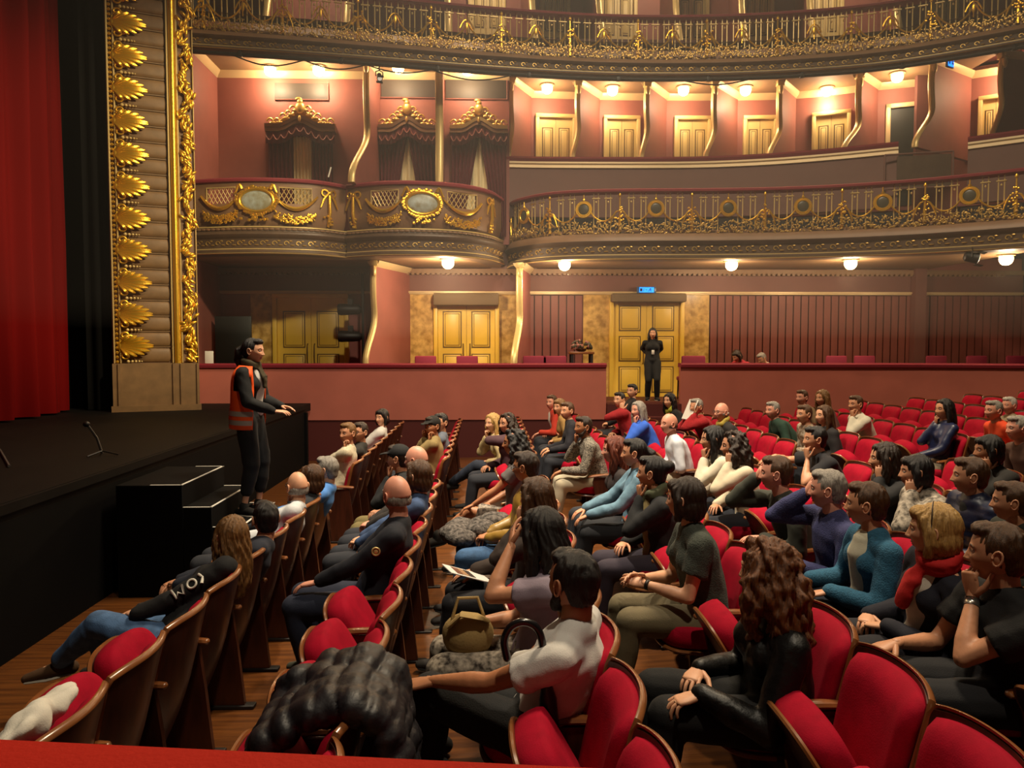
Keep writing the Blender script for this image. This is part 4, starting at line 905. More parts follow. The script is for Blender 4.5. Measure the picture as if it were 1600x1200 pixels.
def head_grid(nph, nth, fem=False):
    u = np.arange(nph) / nph; ph = 2 * PI * u - .7 * np.sin(2 * PI * u); v = np.linspace(0, 1, nth + 2)[1:-1]; th = PI * v + .2 * np.sin(2 * PI * v)
    TH, PH = np.meshgrid(th, ph, indexing='ij'); dx, dy, dz = np.sin(TH) * np.cos(PH), np.sin(TH) * np.sin(PH), np.cos(TH)
    x, y, z = .097 * dx, .0755 * dy, .118 * dz
    t = np.clip(-z / .118, 0, 1); fr = np.clip(x / .06, 0, 1)
    y *= 1 - (.34 if fem else .27) * t ** 1.7; x = np.where(x > 0, x * (1 - .06 * t) + .012 * t * fr, x * (1 - .42 * t ** 1.2)); x = np.where((x < 0) & (z > 0), x * 1.07, x)
    x = np.where(x > .05, x - .25 * np.maximum(0, x - .085), x)
    az = np.abs(y)
    nz = np.clip((.012 - z) / .048, 0, 1); amp = np.where(z > -.036, .003 + .021 * nz ** 1.3 * (z < .02), .024 * np.exp(-((z + .036) / .007) ** 2)); amp = np.where(z > .012, .003 * np.exp(-((z - .012) / .012) ** 2), amp)
    sig = .0085 + .006 * nz; x += fr * amp * np.exp(-(y / sig) ** 2)
    x += fr * .006 * np.exp(-((az - .016) / .007) ** 2 - ((z + .037) / .007) ** 2)
    x -= fr * .013 * np.exp(-((az - .031) / .016) ** 2 - ((z - .003) / .012) ** 2)
    x += fr * .0045 * np.exp(-((az - .03) / .02) ** 2 - ((z - .023) / .007) ** 2)
    x += fr * .005 * np.exp(-((az - .045) / .02) ** 2 - ((z + .028) / .02) ** 2)
    x += fr * .006 * np.exp(-(y / .024) ** 2) * (np.exp(-((z + .062) / .005) ** 2) + 1.1 * np.exp(-((z + .074) / .006) ** 2)); x -= fr * .004 * np.exp(-(y / .022) ** 2 - ((z + .0675) / .0022) ** 2)
    x -= fr * .003 * np.exp(-(y / .02) ** 2 - ((z + .085) / .006) ** 2); x += fr * .009 * np.exp(-(y / .022) ** 2 - ((z + .104) / .014) ** 2)
    P = np.stack([x, y, z], -1); vv, f = gridf(P, cv=True); n = len(vv)
    vv = np.vstack([vv, [[0, 0, .118], [.012, 0, -.118]]]); f += [(n, (j + 1) % nph, j) for j in range(nph)]; o = (nth - 1) * nph; f += [(n + 1, o + j, o + (j + 1) % nph) for j in range(nph)]
    ctr = np.array([vv[list(q)].mean(0) for q in f]); lip = (ctr[:, 0] > .06) & (np.abs(ctr[:, 1]) < .024) & (ctr[:, 2] < -.056) & (ctr[:, 2] > -.081 + .3 * np.abs(ctr[:, 1]))
    return vv, f, [3 if q else 0 for q in lip]
HEADS = {(l, s): head_grid(*((72, 56) if l == 0 else (48, 36) if l == 1 else (30, 22)), s) for l in (0, 1, 2) for s in (False, True)}
def face_parts(mb, lod, Rm, c, s):
    """eyes, brows, ears in the head frame"""
    T = lambda g: ((g[0] * s) @ Rm.T + c, g[1])
    for sg in (-1, 1):
        mb.add(T(ell((.0755, sg * .031, .003), (.012,) * 3, None, 8, 10)), 1)
        mb.add(T(ell((.0835, sg * .0308, .002), (.0052, .0055, .0058), None, 6, 8)), 2)
        mb.add(T(tube([(.083, sg * .017, .010), (.0865, sg * .030, .0125), (.0785, sg * .0455, .008)], [.002, .0032, .002], 6)), 0)   # upper lid
        mb.add(T(tube([(.089, sg * .012, .0225), (.0885, sg * .030, .0275), (.077, sg * .05, .022)], [.0032, .0036, .0018], 6)), 4)
        e = [(-.004 + .017 * math.cos(a) - .004 * math.sin(a), sg * (.0755 + .011 * (1 - .3 * math.cos(a))), -.006 + .029 * math.sin(a)) for a in np.linspace(0, 2 * PI, 13)]
        mb.add(T(tube(e, .0048, 6)), 0); mb.add(T(ell((-.004, sg * .079, -.006), (.0165, .0075, .028), None, 6, 8)), 0)
HAIRCACHE = {}
def hair_mesh(style, lod):
    k = (style, lod)
    if k in HAIRCACHE: return HAIRCACHE[k]
    mb = MB(); vox = (.007, .009, .013)[lod]; cap = lambda s=1.0, dx=0: mb.add(ell((-.017 + dx, 0, .022), (.098 * s, .0835 * s, .104 * s), None, 14, 18)); amp, kk = .003, 40
    if style == 'short': cap(); mb.add(ell((-.05, 0, -.03), (.055, .072, .06))); mb.add(ell((.045, 0, .088), (.05, .06, .032)))
    elif style == 'crop': cap(.985, -.002); mb.add(ell((-.05, 0, -.03), (.05, .069, .055))); mb.add(ell((.043, 0, .088), (.05, .062, .032)))
    elif style == 'fringe':
        for a in np.linspace(R_(62), R_(298), 13): mb.add(ell((-.010 + .079 * math.cos(a), .068 * math.sin(a), -.026), (.015, .018, .034), rotz(a)))
    elif style == 'bob':
        cap(1.05); mb.add(ell((-.045, 0, -.04), (.075, .088, .085), None, 10, 14))
        for sg in (-1, 1): mb.add(tube([(.03, sg * .062, .06), (.005, sg * .082, 0), (.002, sg * .084, -.05), (.015, sg * .075, -.105)], [.03, .032, .032, .02], 10, [.02, .022, .022, .014], (1, 0, 0), True))
        mb.add(ell((.055, 0, .075), (.045, .062, .035))); amp = .0035
    elif style in ('long', 'curly', 'wavy'):
        cap(1.07 if style != 'long' else 1.04); e = .022 if style == 'curly' else 0
        mb.add(tube([(-.05, 0, .04), (-.07, 0, -.06), (-.085, 0, -.16), (-.095, 0, -.27), (-.10, 0, -.34)], [.085, .092 + e, .1 + e, .085 + e, .04], 14, [.06, .06 + e, .052 + e, .04 + e, .02], (0, 1, 0), True))
        for sg in (-1, 1): mb.add(tube([(.035, sg * .06, .065), (.008, sg * (.085 + e * .5), 0), (0, sg * (.09 + e), -.08), (.005, sg * (.088 + e), -.17), (.01, sg * .08, -.24)], [.03, .036, .04, .034, .014], 10, [.02, .022 + e * .5, .026 + e * .5, .024, .01], (1, 0, 0), True))
        mb.add(ell((.04, 0, .085), (.045, .06, .03))); amp, kk = {'long': (.004, 34), 'wavy': (.006, 38), 'curly': (.010, 55)}[style]
    elif style == 'bun':
        cap(1.0); mb.add(ell((-.12, 0, .05), (.045, .05, .045))); mb.add(ell((-.05, 0, -.03), (.055, .07, .055))); mb.add(ell((.043, 0, .088), (.05, .062, .032)))
    elif style == 'tail':
        cap(1.0); mb.add(ell((-.05, 0, -.02), (.055, .072, .06))); mb.add(ell((.043, 0, .088), (.05, .062, .032))); mb.add(tube([(-.10, 0, .03), (-.145, 0, 0), (-.155, 0, -.09), (-.14, 0, -.2)], [.03, .04, .038, .012], 10, round_=True))
    elif style == 'beard':
        mb.add(ell((.042, 0, -.083), (.05, .05, .042))); mb.add(ell((.072, 0, -.055), (.02, .026, .007)))
        for sg in (-1, 1): mb.add(tube([(.008, sg * .072, -.0), (.014, sg * .07, -.045), (.04, sg * .052, -.085)], [.012, .018, .024], 8, round_=True))
    elif style == 'cap': mb.add(ell((-.01, 0, .045), (.106, .088, .085), None, 12, 16)); mb.add(tube([(.06, 0, .052), (.13, 0, .04), (.165, 0, .03)], [.075, .07, .04], 12, .008, (0, 1, 0), True)); amp = 0
    v, n, f = remesh(mb, vox, 3)
    if amp:
        ang = np.arctan2(v[:, 1], v[:, 0] + .02); rad = np.hypot(v[:, 1], v[:, 0] + .02)
        w_ = np.sin(ang * kk + 3 * np.sin(v[:, 2] * 28) + 2 * np.sin(ang * 7)) * .6 + np.sin(ang * kk * .43 + 4 * np.sin(v[:, 2] * 17 + 1)) * .7
        if style in ('short', 'crop', 'fringe', 'beard'): w_ = .5 * w_ + .6 * waves(v * [1, 1, .5], 3, 150, 4)
        if style == 'curly': w_ = .6 * w_ + waves(v, 5, 90, 4)
        v = v + n * (amp * w_)[:, None]
    g = (v, f); HAIRCACHE[k] = g; return g
def ik(a, c, l1, l2, pole):
    a, c = np.asarray(a, float), np.asarray(c, float); d = c - a; L = np.linalg.norm(d); Lm = (l1 + l2) * .995
    if L > Lm: c = a + d * Lm / L; d = c - a; L = Lm
    if L < abs(l1 - l2) + .02: L = abs(l1 - l2) + .02
    u = U(d); p = U(np.asarray(pole) - u * (np.asarray(pole) @ u)); x = (l1 * l1 - l2 * l2 + L * L) / (2 * L); h = math.sqrt(max(l1 * l1 - x * x, 1e-6)); return a + u * x + p * h, c
def add_hand(mb, W, D, N, right, s, curl=.5, spread=.12, n=6, vi=0, grip=0.0):
    """palm, four jointed fingers and a thumb; D points along the hand, N out of the palm"""
    D = U(D); N = U(np.asarray(N) - D * (np.asarray(N) @ D)); S = np.cross(D, N) if right else np.cross(N, D)   # S: thumb side
    mb.add(tube([W - D * .012 * s, W + D * .02 * s, W + D * .06 * s, W + D * .092 * s], np.array([.023, .031, .041, .038]) * s, max(8, n + 2), np.array([.018, .016, .0145, .012]) * s, S, True), vi)
    for k, (o, L) in enumerate(((.030, .074), (.0105, .083), (-.009, .077), (-.027, .060))):
        b = W + (D * (.088 - .004 * abs(k - 1.2)) + S * o) * s; a = 0; c = curl * (1 + .12 * k); P = [b - D * .01 * s]; d0 = U(D + S * spread * (1.3 - k)); p = b; P.append(p)
        for q, fr in enumerate((.44, .32, .24)):
            a += c * (.55, .75, .6)[q]; d = d0 * math.cos(a) + N * math.sin(a); p = p + d * L * fr * s; P.append(p)
        r = np.array([.0090, .0092, .0082, .0074, .0060]) * s * (1 if k < 3 else .86); mb.add(tube(P, r, n, round_=True), vi)
    b = W + (D * .026 + S * .030 + N * .006) * s; d1 = U(D * .55 + S * .75 + N * .3); d2 = U(D * .85 + S * (.42 - grip) + N * (.28 + grip * .6)); mb.add(tube([b - d1 * .012 * s, b + d1 * .03 * s, b + d1 * .034 * s + d2 * .028 * s, b + d1 * .034 * s + d2 * .054 * s], np.array([.014, .0125, .0098, .0075]) * s, n, round_=True), vi)
GUIDE_AT = np.array([-2.25, 7.4, 2.1])
def person(label, base, P, H, F=(-1, 0), look=None, pitch=0, roll=0, skin='light', fem=False, hair=('short', 'dark'), beard=None, top=('333333', 'plain'), sleeve='long', inner=None,
           legs=('22242c', 'plain'), bare=False, shoe='1c1714', L='lap', R='lap', feet='sit', floor=0.0, lod=1, s=1.0, collar=None, scarf=None, glasses=False, thick=.014, cap=None, group='audience members seated in the stalls',
           twist=0.0, skirt=None, quilt=False, hoodie=False, armscale=1.0, crop=0.0):
    base, P, H = np.array(base, float), np.array(P, float), np.array(H, float); F = np.array([*U(np.array(F, float)), 0]); Z = np.array([0, 0, 1.0]); Lf = np.cross(Z, F)
    vox_b, vox_c = (.011, .015, .021)[lod], (.012, .016, .022)[lod]; nf = (8, 6, 5)[lod]
    # head frame
    if look is None: look = GUIDE_AT
    hd = np.asarray(look, float) - H; hd[2] *= .25; hd = U(hd); c_ = hd[:2] @ F[:2]
    a_ = math.atan2(F[0] * hd[1] - F[1] * hd[0], c_); a_ = max(-1.15, min(1.15, a_)) * .85; hf = rotz(a_) @ F
    pt = R_(pitch); hx = hf * math.cos(pt) + Z * math.sin(pt); hy = np.cross(Z, hf); hz = np.cross(hx, hy)
    rl = R_(roll); hy, hz = hy * math.cos(rl) + hz * math.sin(rl), hz * math.cos(rl) - hy * math.sin(rl); Rm = np.stack([hx, hy, hz], 1)
    C0 = H - hz * .085 * s - hx * .022 * s; T0 = U(H - P); N = C0 - (U(hz * .6 + T0) * .085 + F * .012) * s; T = U(N - P); ln = np.linalg.norm(N - P)
    sd = rotz(twist) @ Lf; sd = U(sd - T * (sd @ T)); bk = np.cross(sd, T); bk = bk if bk @ F > 0 else -bk
    sw = (.158 if fem else .18) * s; S = {1: N - T * .045 * s + sd * sw, -1: N - T * .045 * s - sd * sw}
    ww = np.array([.135, .165, .140, .138, .148, .10] if fem else [.13, .158, .15, .158, .172, .115]) * s; dp = np.array([.09, .118, .105, .108, .10, .058] if fem else [.09, .118, .112, .118, .108, .062]) * s
    cv = [0, 0, -.02, -.012, .0, 0]; tp = [P - T * .06 * s, P] + [P + T * ln * q + F * c for q, c in zip((.3, .55, .82), (-.015, -.008, .0))] + [N - T * .01]
    lU, lF, lT, lS = .285 * s * armscale, .25 * s * armscale, .425 * s, .42 * s
    # arms
    arms = {}
    for sg, ps in ((1, L), (-1, R)):
        po = dict(W=None, D=(1, -.3 * sg, -.1), N=(0, 0, -1), c=.45, pole=(-.35, .55 * sg, -1), spread=.12) if True else None
        loc = lambda w: P + F * w[0] * s + Lf * w[1] * s + Z * w[2] * s
        if isinstance(ps, str):
            if ps == 'lap': W = loc((.27, .085 * sg, .11)); po.update(D=(.55, -.8 * sg, -.12), c=.55)
            elif ps == 'thigh': W = loc((.33, .12 * sg, .12)); po.update(D=(1, -.12 * sg, -.2), c=.35)
            elif ps == 'knee': W = loc((.42, .13 * sg, .13)); po.update(D=(.9, -.1 * sg, -.4), c=.4)
            elif ps == 'arm': W = loc((.20, .29 * sg, .15)); po.update(D=(1, -.05 * sg, -.12), c=.6)
            elif ps == 'fold': W = loc((.21, -.07 * sg, .22 + .02 * sg)); po.update(D=(.05, -1 * sg, .12), N=(-1, 0, -.1), c=.5, pole=(-.1, 1 * sg, -.6))
            elif ps == 'chin': W = H + hx * .075 * s - hz * .185 * s + hy * .03 * sg * s; po.update(D=(.12, -.15 * sg, 1), N=(-1, -.2 * sg, .2), c=1.25, pole=(.6, .4 * sg, -1))
            elif ps == 'cheek': W = H + hx * .045 * s - hz * .155 * s + hy * .085 * sg * s; po.update(D=(-.05, -.1 * sg, 1), N=(-.5, -1 * sg, .1), c=.8, pole=(.5, .5 * sg, -1))
            elif ps == 'brow': W = H + hx * .125 * s - hz * .05 * s + hy * .09 * sg * s; po.update(D=(-.1, -.75 * sg, .7), N=(-1, -.3 * sg, 0), c=.35, pole=(.5, .6 * sg, -1), spread=.2)
            elif ps == 'down': W = P + Lf * sg * .25 * s - Z * .0 + F * .03; po.update(D=(.1, -.05 * sg, -1), N=(0, -1 * sg, 0), c=.5, pole=(-1, .1 * sg, 0))
            elif ps == 'behind': W = P - F * .14 * s + Lf * sg * .06 * s + Z * .10; po.update(D=(-.1, -1 * sg, -.3), N=(-1, 0, 0), c=.6, pole=(-1, .45 * sg, 0))
        else:
            po.update({k: v for k, v in ps.items() if k != 'W'}); W = loc(ps['W']) if 'W' in ps else np.array(ps['X'], float)
        wl = lambda d: F * d[0] + Lf * d[1] + Z * d[2]
        E_, W = ik(S[sg], W, lU, lF, wl(po['pole'])); arms[sg] = (E_, W, wl(po['D']), wl(po['N']), po['c'], po['spread'])
    # legs
    lg = {}
    for sg in (1, -1):
        J = P + Lf * .088 * sg * s - T * .03 * s + F * .02
        if feet == 'sit': A = np.array([*(P + F * .50 * s + Lf * .12 * sg)[:2], floor + .085 * s])
        elif feet == 'tuck': A = np.array([*(P + F * .36 * s + Lf * .11 * sg)[:2], floor + .085 * s])
        elif feet == 'stretch': A = np.array([*(P + F * .72 * s + Lf * .10 * sg)[:2], floor + .085 * s])
        elif feet == 'crossL': A = P + F * .74 * s - Lf * .10 * s + Z * -.20 if sg == 1 else np.array([*(P + F * .50 * s + Lf * -.06)[:2], floor + .085 * s])
        elif feet == 'crossR': A = P + F * .70 * s + Lf * .10 * s + Z * -.20 if sg == -1 else np.array([*(P + F * .50 * s + Lf * .06)[:2], floor + .085 * s])
        elif feet == 'stand': A = np.array([*(P + Lf * .10 * sg * s + F * (.02 + .03 * sg))[:2], floor + .085 * s])
        else: A = np.array(feet[sg], float)
        pole = F if feet == 'stand' else F + Z * 1.2 + (Z * .5 if feet == 'tuck' else 0) + Lf * sg * .1
        K, A = ik(J, A, lT, lS, pole); cross = feet in ('crossL', 'crossR') and sg == (1 if feet == 'crossL' else -1)
        fd = U(F + Lf * .18 * sg); toe = A + fd * .155 * s + Z * (-.052 * s if not cross else -.09 * s); lg[sg] = (J, K, A, toe, fd)
    # ---- body
    def torso(mb, g): mb.add(tube(tp, ww + g, 16, dp + g, sd, True)); mb.add(tube([N - T * .06 * s, S[1] - T * .0], [.07 * s + g, .052 * s + g], 10, round_=True)); mb.add(tube([N - T * .06 * s, S[-1]], [.07 * s + g, .052 * s + g], 10, round_=True)); 
    def bust(mb, g):
        if fem:
            for q in (1, -1): mb.add(ell(P + T * ln * .68 + sd * q * .068 * s + bk * .058 * s, (.066 * s + g,) * 3))
    mb = MB(); torso(mb, -.012); mb.add(tube([N - T * .03 * s, C0, H - hz * .05 * s], np.array([.062, .05 if fem else .057, .05]) * s, 12, round_=True))
    mb.add(tube([N - T * .02 * s + sd * .10 * s, N + T * .02 * s, N - T * .02 * s - sd * .10 * s], np.array([.04, .055, .04]) * s, 10, round_=True))
    for sg in (1, -1):
        E_, W, D, Np, c, spd = arms[sg]; sh = sleeve != 'long'
        mb.add(tube([S[sg], S[sg] * .5 + E_ * .5, E_], np.array([.05, .043, .036]) * s * (1 if sh else .8), 10, round_=True)); mb.add(tube([E_, E_ * .7 + W * .3, E_ * .3 + W * .7, W], np.array([.037, .041, .031, .024]) * s * (1 if sh else .86), 10, round_=True))
        mb.add(tube([W - U(W - E_) * .02, W + U(D) * .045 * s], [.022 * s, .014 * s], 8, round_=True))
        J, K, A, toe, fd = lg[sg]; q = 1 if bare else .82
        mb.add(tube([J, J * .5 + K * .5, K], np.array([.085, .075, .056]) * s * q, 12, round_=True)); mb.add(tube([K, K * .68 + A * .32, K * .3 + A * .7, A], np.array([.052, .056, .04, .034]) * s * q, 12, round_=True)); mb.add(tube([A - fd * .04 * s - Z * .03 * s, toe * .5 + A * .5 - Z * .015, toe], np.array([.035, .035, .026]) * s, 8, round_=True))
    v, n, f = remesh(mb, vox_b, 3)
    B = MB().add((v, f)); hv, hfc, hm = HEADS[(lod, fem)]; B.add((hv * s @ Rm.T + H, hfc), hm); face_parts(B, lod, Rm, H, s)
    for sg in (1, -1):
        E_, W, D, Np, c, spd = arms[sg]; add_hand(B, W, D, Np, sg == -1, s * (.95 if fem else 1.03), c, spd, nf)
    hs = HAIRC[hair[1]] if hair else HAIRC['grey']
    B.v = [q - base for q in B.v]
    o = B.build('person', [SKIN[skin], M_EYEW, M_IRIS, M_LIP[skin], hs], None, base, ang=180); tag(o, label, 'person', group)
    def child(mb, name, mats, ang=180):
        mb.v = [q - base for q in mb.v]; return mb.build(name, mats, o, ang=ang)
    # ---- hair
    def hairchild(style, colr, name):
        v, f = hair_mesh(style, lod); return child(MB().add((v * s @ Rm.T + H, f)), name, HAIRC[colr])
    if hair: hairchild(hair[0], hair[1], 'hair')
    if beard: hairchild('beard', beard, 'beard')
    if cap:
        v, f = hair_mesh('cap', lod); child(MB().add((v * s @ Rm.T + H, f)), 'cap', cloth(cap))
    # ---- top
    g = thick; mb = MB(); tt = tp if feet == 'stand' or skirt else tp
    mb.add(tube(tt, ww + g, 16, dp + g, sd, True)); bust(mb, g)
    for q in (1, -1): mb.add(tube([N - T * .055 * s, S[q]], [.066 * s + g, .054 * s + g], 10, round_=True))
    for sg in (1, -1):
        E_, W, *_ = arms[sg]
        if sleeve == 'long': mb.add(tube([S[sg], S[sg] * .5 + E_ * .5, E_], np.array([.054, .047, .042]) * s + g, 10, round_=True)); mb.add(tube([E_, E_ * .6 + W * .4, W - U(W - E_) * .012], np.array([.042, .042, .032]) * s + g * .8, 10, round_=True))
        elif sleeve == 'short': e = S[sg] * .42 + E_ * .58; mb.add(tube([S[sg], S[sg] * .7 + E_ * .3, e], np.array([.056, .058, .062]) * s + g, 10, round_=False))
    if hoodie: mb.add(tube([N + sd * .09 - F * .04, N - F * .09 - Z * .01, N - sd * .09 - F * .04], [.04, .055, .04], 10, round_=True))
    v, n, f = remesh(mb, vox_c, 3)
    if quilt: dz = (v - P) @ T; v = v + n * (.009 * np.abs(np.sin(dz * 48)) ** .6 + .004 * waves(v, 3, 14))[:, None]
    else: w_ = waves(v, int(abs(P[1] * 100)) + 1, 15, 5, (1, 1, 1)); w_ = 1 - np.abs(np.clip(w_, -1.4, 1.4)); v = v + n * (.0065 * w_ + .0022 * waves(v, 9, 45, 4))[:, None]
    tp_o = child(MB().add((v, f)), {'leather': 'leather_jacket', 'knit': 'jumper'}.get(top[1], 'shirt' if sleeve == 'short' else 'top'), cloth(*top))
    if inner:
        mb = MB(); q = [tp[1] + F * .0 + T * .06, tp[2], tp[3], tp[4], N - T * .02]; mb.add(tube([a + bk * (.045 if fem else .034) for a in q], np.array([.07, .075, .085, .09, .065]) * s, 12, (dp[[1, 2, 3, 4, 4]] + np.array([0, 0, 0, 0, -.035])) + .004, sd, True)); bust(mb, g * .6) if False else None
        v, n, f = remesh(mb, vox_c, 3); child(MB().add((v + n * (.004 * waves(v, 5, 22))[:, None], f)), 'inner_shirt', cloth(inner))
    if collar: child(MB().add(tube([N + T * .012 * s + (sd * math.cos(a) * .072 + bk * (math.sin(a) * .062 + .012)) * s + T * .012 * s * -math.sin(a) for a in np.linspace(PI * .62 - PI * .12, PI * 2.38 + PI * .1, 16)], .012 * s, 8, .022 * s, T)), 'collar', cloth(collar))
    if scarf:
        mb = MB()
        for k in range(2): mb.add(tube([N + T * (.03 + .03 * k) * s + (sd * math.cos(a) * .078 + bk * (math.sin(a) * .068 + .012)) * s - T * .02 * math.sin(a) * s for a in np.linspace(0, 2 * PI, 18)], .03 * s, 8))
        mb.add(tube([N + bk * .09 * s + T * .02, N + bk * .15 * s - T * .07 * s, N + bk * .165 * s - T * .17 * s], np.array([.035, .055, .04]) * s, 10, .022 * s, sd, True)); v, n, f = remesh(mb, vox_c, 2); child(MB().add((v + n * (.005 * waves(v, 4, 40))[:, None], f)), 'scarf', cloth(scarf))
    # ---- legs
    if legs:
        mb = MB(); g = .012; mb.add(tube([P - T * .10 * s, P - T * .01, P + T * .07 * s], (ww[[0, 1, 2]] + g + .002), 14, dp[[0, 1, 2]] + g, sd, True))
        for sg in (1, -1):
            J, K, A, toe, fd = lg[sg]
            if not bare: mb.add(tube([J, J * .5 + K * .5, K], np.array([.088, .08, .066]) * s + g, 12, round_=True)); mb.add(tube([K, K * .66 + A * .34, K * (.25 + .75 * crop) + A * (.75 - .75 * crop), A + (K - A) * crop - U(A - K) * .02], np.array([.064, .064, .054, .05]) * s + g * .7, 12, round_=True))
            else: mb.add(tube([J, J * .5 + K * .5, J * .15 + K * .85], np.array([.095, .09, .085]) * s + g, 12))
        v, n, f = remesh(mb, vox_c, 3); w_ = 1 - np.abs(np.clip(waves(v, 21, 14, 5), -1.4, 1.4)); child(MB().add((v + n * (.0055 * w_)[:, None], f)), 'skirt' if bare else 'trousers', cloth(*legs))
    for sg in (1, -1):
        J, K, A, toe, fd = lg[sg]; up = U(A - toe + Z * .3); mb = MB(); a0, a1 = A - fd * .055 * s - Z * .045 * s, toe + fd * .03 * s - Z * .004
        mb.add(tube([A + Z * .01, A - Z * .035 * s], [.046 * s, .048 * s], 10, round_=True)); mb.add(tube([a0, a0 * .6 + a1 * .4 + Z * .012, a1], np.array([.042, .048, .034]) * s, 10, np.array([.042, .040, .026]) * s, np.cross(fd, Z), True)); sh = child(mb, 'shoe', cloth(shoe), 60)
        if lod < 2: 
            c = (a0 + a1) / 2 - Z * .03 * s; mb = MB().add(tube([a0 - Z * .03 * s, c, a1 - Z * .016 * s], np.array([.044, .05, .036]) * s, 10, .012, np.cross(fd, Z), True)); mb.v = [q - base for q in mb.v]; mb.build('sole', cloth('b9b0a0' if shoe != '1c1714' else '0c0a09'), sh, ang=60)
    if glasses:
        mb = MB()
        for sg in (-1, 1):
            mb.add(torus(H + Rm @ (np.array([.099, sg * .032, .002]) * s), .021 * s, .0022, hx, 18, 5, 1.1, .85, hz)); mb.add(tube([H + Rm @ (np.array(q) * s) for q in ((.097, sg * .056, .006), (.04, sg * .082, .008), (-.01, sg * .084, .002))], .0025, 5))
        mb.add(tube([H + Rm @ (np.array(q) * s) for q in ((.101, -.010, .005), (.104, 0, .008), (.101, .010, .005))], .002, 5)); child(mb, 'spectacles', M_GLASSF)
    return dict(o=o, P=P, H=H, N=N, T=T, F=F, Lf=Lf, S=S, arms=arms, legs=lg, base=base, Rm=Rm, sd=sd, bk=bk, child=child, hx=hx, hy=hy, hz=hz, ln=ln)
def sit(label, row, seat, H, slide=0.0, **k):
    OCC.add((row, seat)); X, Y, z = ROWX[row - 1], SEATY[seat], ROWZ[row - 1]; H = np.array(H, float); dy = max(-.12, min(.12, H[1] - Y))
    P = np.array([X - .30 - slide - .35 * max(0, k.get('s', 1.03) - 1.03), Y + dy * .7, z + .55]); lod = 0 if Y < 4.7 else 1 if Y < 7.6 else 2
    v = H - P; L_ = np.linalg.norm(v); lim = .745 * k.get('s', 1.03)
    if L_ > lim: P = H - v / L_ * lim
    k.setdefault('lod', lod); k.setdefault('s', 1.03); return person(label, (X - .3, Y, z), P, H, floor=z, **k)
# ---- the guide on the stage steps
g = person('person in an orange safety vest standing on the black stage steps', (-2.34, 7.42, .63), (-2.30, 7.42, 1.565), (-2.235, 7.41, 2.20), F=(1, -.12), look=(3, 6.6, 1.6), pitch=-2, skin='fair', fem=True, hair=('tail', 'black'), top=('0e0d0d', 'plain'), legs=('0b0b0c', 'plain'), feet='stand', crop=.34, floor=.63, lod=0, s=.985,
           scarf='3b3118', inner='d9d6cf', shoe='12100e', L=dict(W=(.30, .10, .10), D=(1, -.15, -.12), N=(0, -.3, -1), c=.3, pole=(-.5, .6, -1)), R=dict(W=(.31, -.12, .07), D=(1, .25, -.05), N=(0, .2, -1), c=.35, pole=(-.6, -.7, -1)), group='standing staff')
def vest(g, m):
    P, N, T, sd, bk, S = g['P'], g['N'], g['T'], g['sd'], g['bk'], g['S']; ln = g['ln']; rows = []
    # a sleeveless shell, open at the front: angle 0 is the front
    for q, wr, dr in ((-.22, .192, .155), (.0, .200, .16), (.3, .185, .152), (.55, .182, .155), (.70, .19, .152), (.84, .192, .142), (.93, .175, .125), (1.0, .14, .105), (1.05, .10, .088)):
        c = P + T * ln * q; ring = []
        for a in np.linspace(R_(46), R_(314), 33):
            cut = 1.0
            ring.append(c + bk * math.cos(a) * dr + sd * math.sin(a) * wr)
        rows.append(ring)
    A = np.array(rows); keep = MB(); v, f = gridf(A); ff = []
    for fc in f:
        c = v[list(fc)].mean(0) - P; h = (c @ T) / ln; s_ = abs(c @ sd); 
        if .52 < h < .86 and s_ > .155: continue     # armholes
        ff.append(fc)
    used = sorted({i for q in ff for i in q}); mp = {i: k for k, i in enumerate(used)}
    keep.add((v[used], [[mp[i] for i in q] for q in ff])); o = g['child'](keep, 'safety_vest', m); o.modifiers.new('t', 'SOLIDIFY').thickness = .006
    for q in (.10, -.08):
        P2 = []
        for dq in (-.05, .05):
            hq = q + dq; wr = np.interp(hq, [-.2, 0, .3, .55], [.197, .206, .191, .188]); dr = np.interp(hq, [-.2, 0, .3, .55], [.161, .166, .158, .161]); P2.append([P + T * ln * hq + bk * math.cos(a) * (dr + .004) + sd * math.sin(a) * (wr + .004) for a in np.linspace(R_(48), R_(312), 33)])
        mb = MB().add(gridf(np.array(P2))); mb.v = [x - g['base'] for x in mb.v]; mb.build('reflective_band', mat('reflective_grey', 'a79f92', .35), o, ang=180)
vest(g, mat('orange_vest_cloth', 'ff5a0c', .7, bump=.2, bscale=20))
def tee_text(g, lines, size, off, m):
    for k, tx in enumerate(lines):
        c = bpy.data.curves.new('w', 'FONT'); c.body = tx; c.size = size; c.align_x = 'CENTER'; c.extrude = .0008; t = bpy.data.objects.new('w', c); TMP.collection.objects.link(t)
        with bpy.context.temp_override(scene=TMP, view_layer=TMP.view_layers[0]): dg = bpy.context.evaluated_depsgraph_get(); me = bpy.data.meshes.new_from_object(t.evaluated_get(dg))
        bpy.data.objects.remove(t); me.materials.clear(); me.materials.append(m); o = link('shirt_lettering', me, g['o'])
        p = g['P'] + g['T'] * (g['ln'] * off - k * size * .95) + g['bk'] * .166; M = Matrix((g['sd'], g['T'], g['bk'])).transposed().to_4x4(); M.translation = Vector(p - g['base']); o.matrix_basis = M
tee_text(g, ['LIVE', 'DAY', 'TO'], .045, .80, M_IRON)
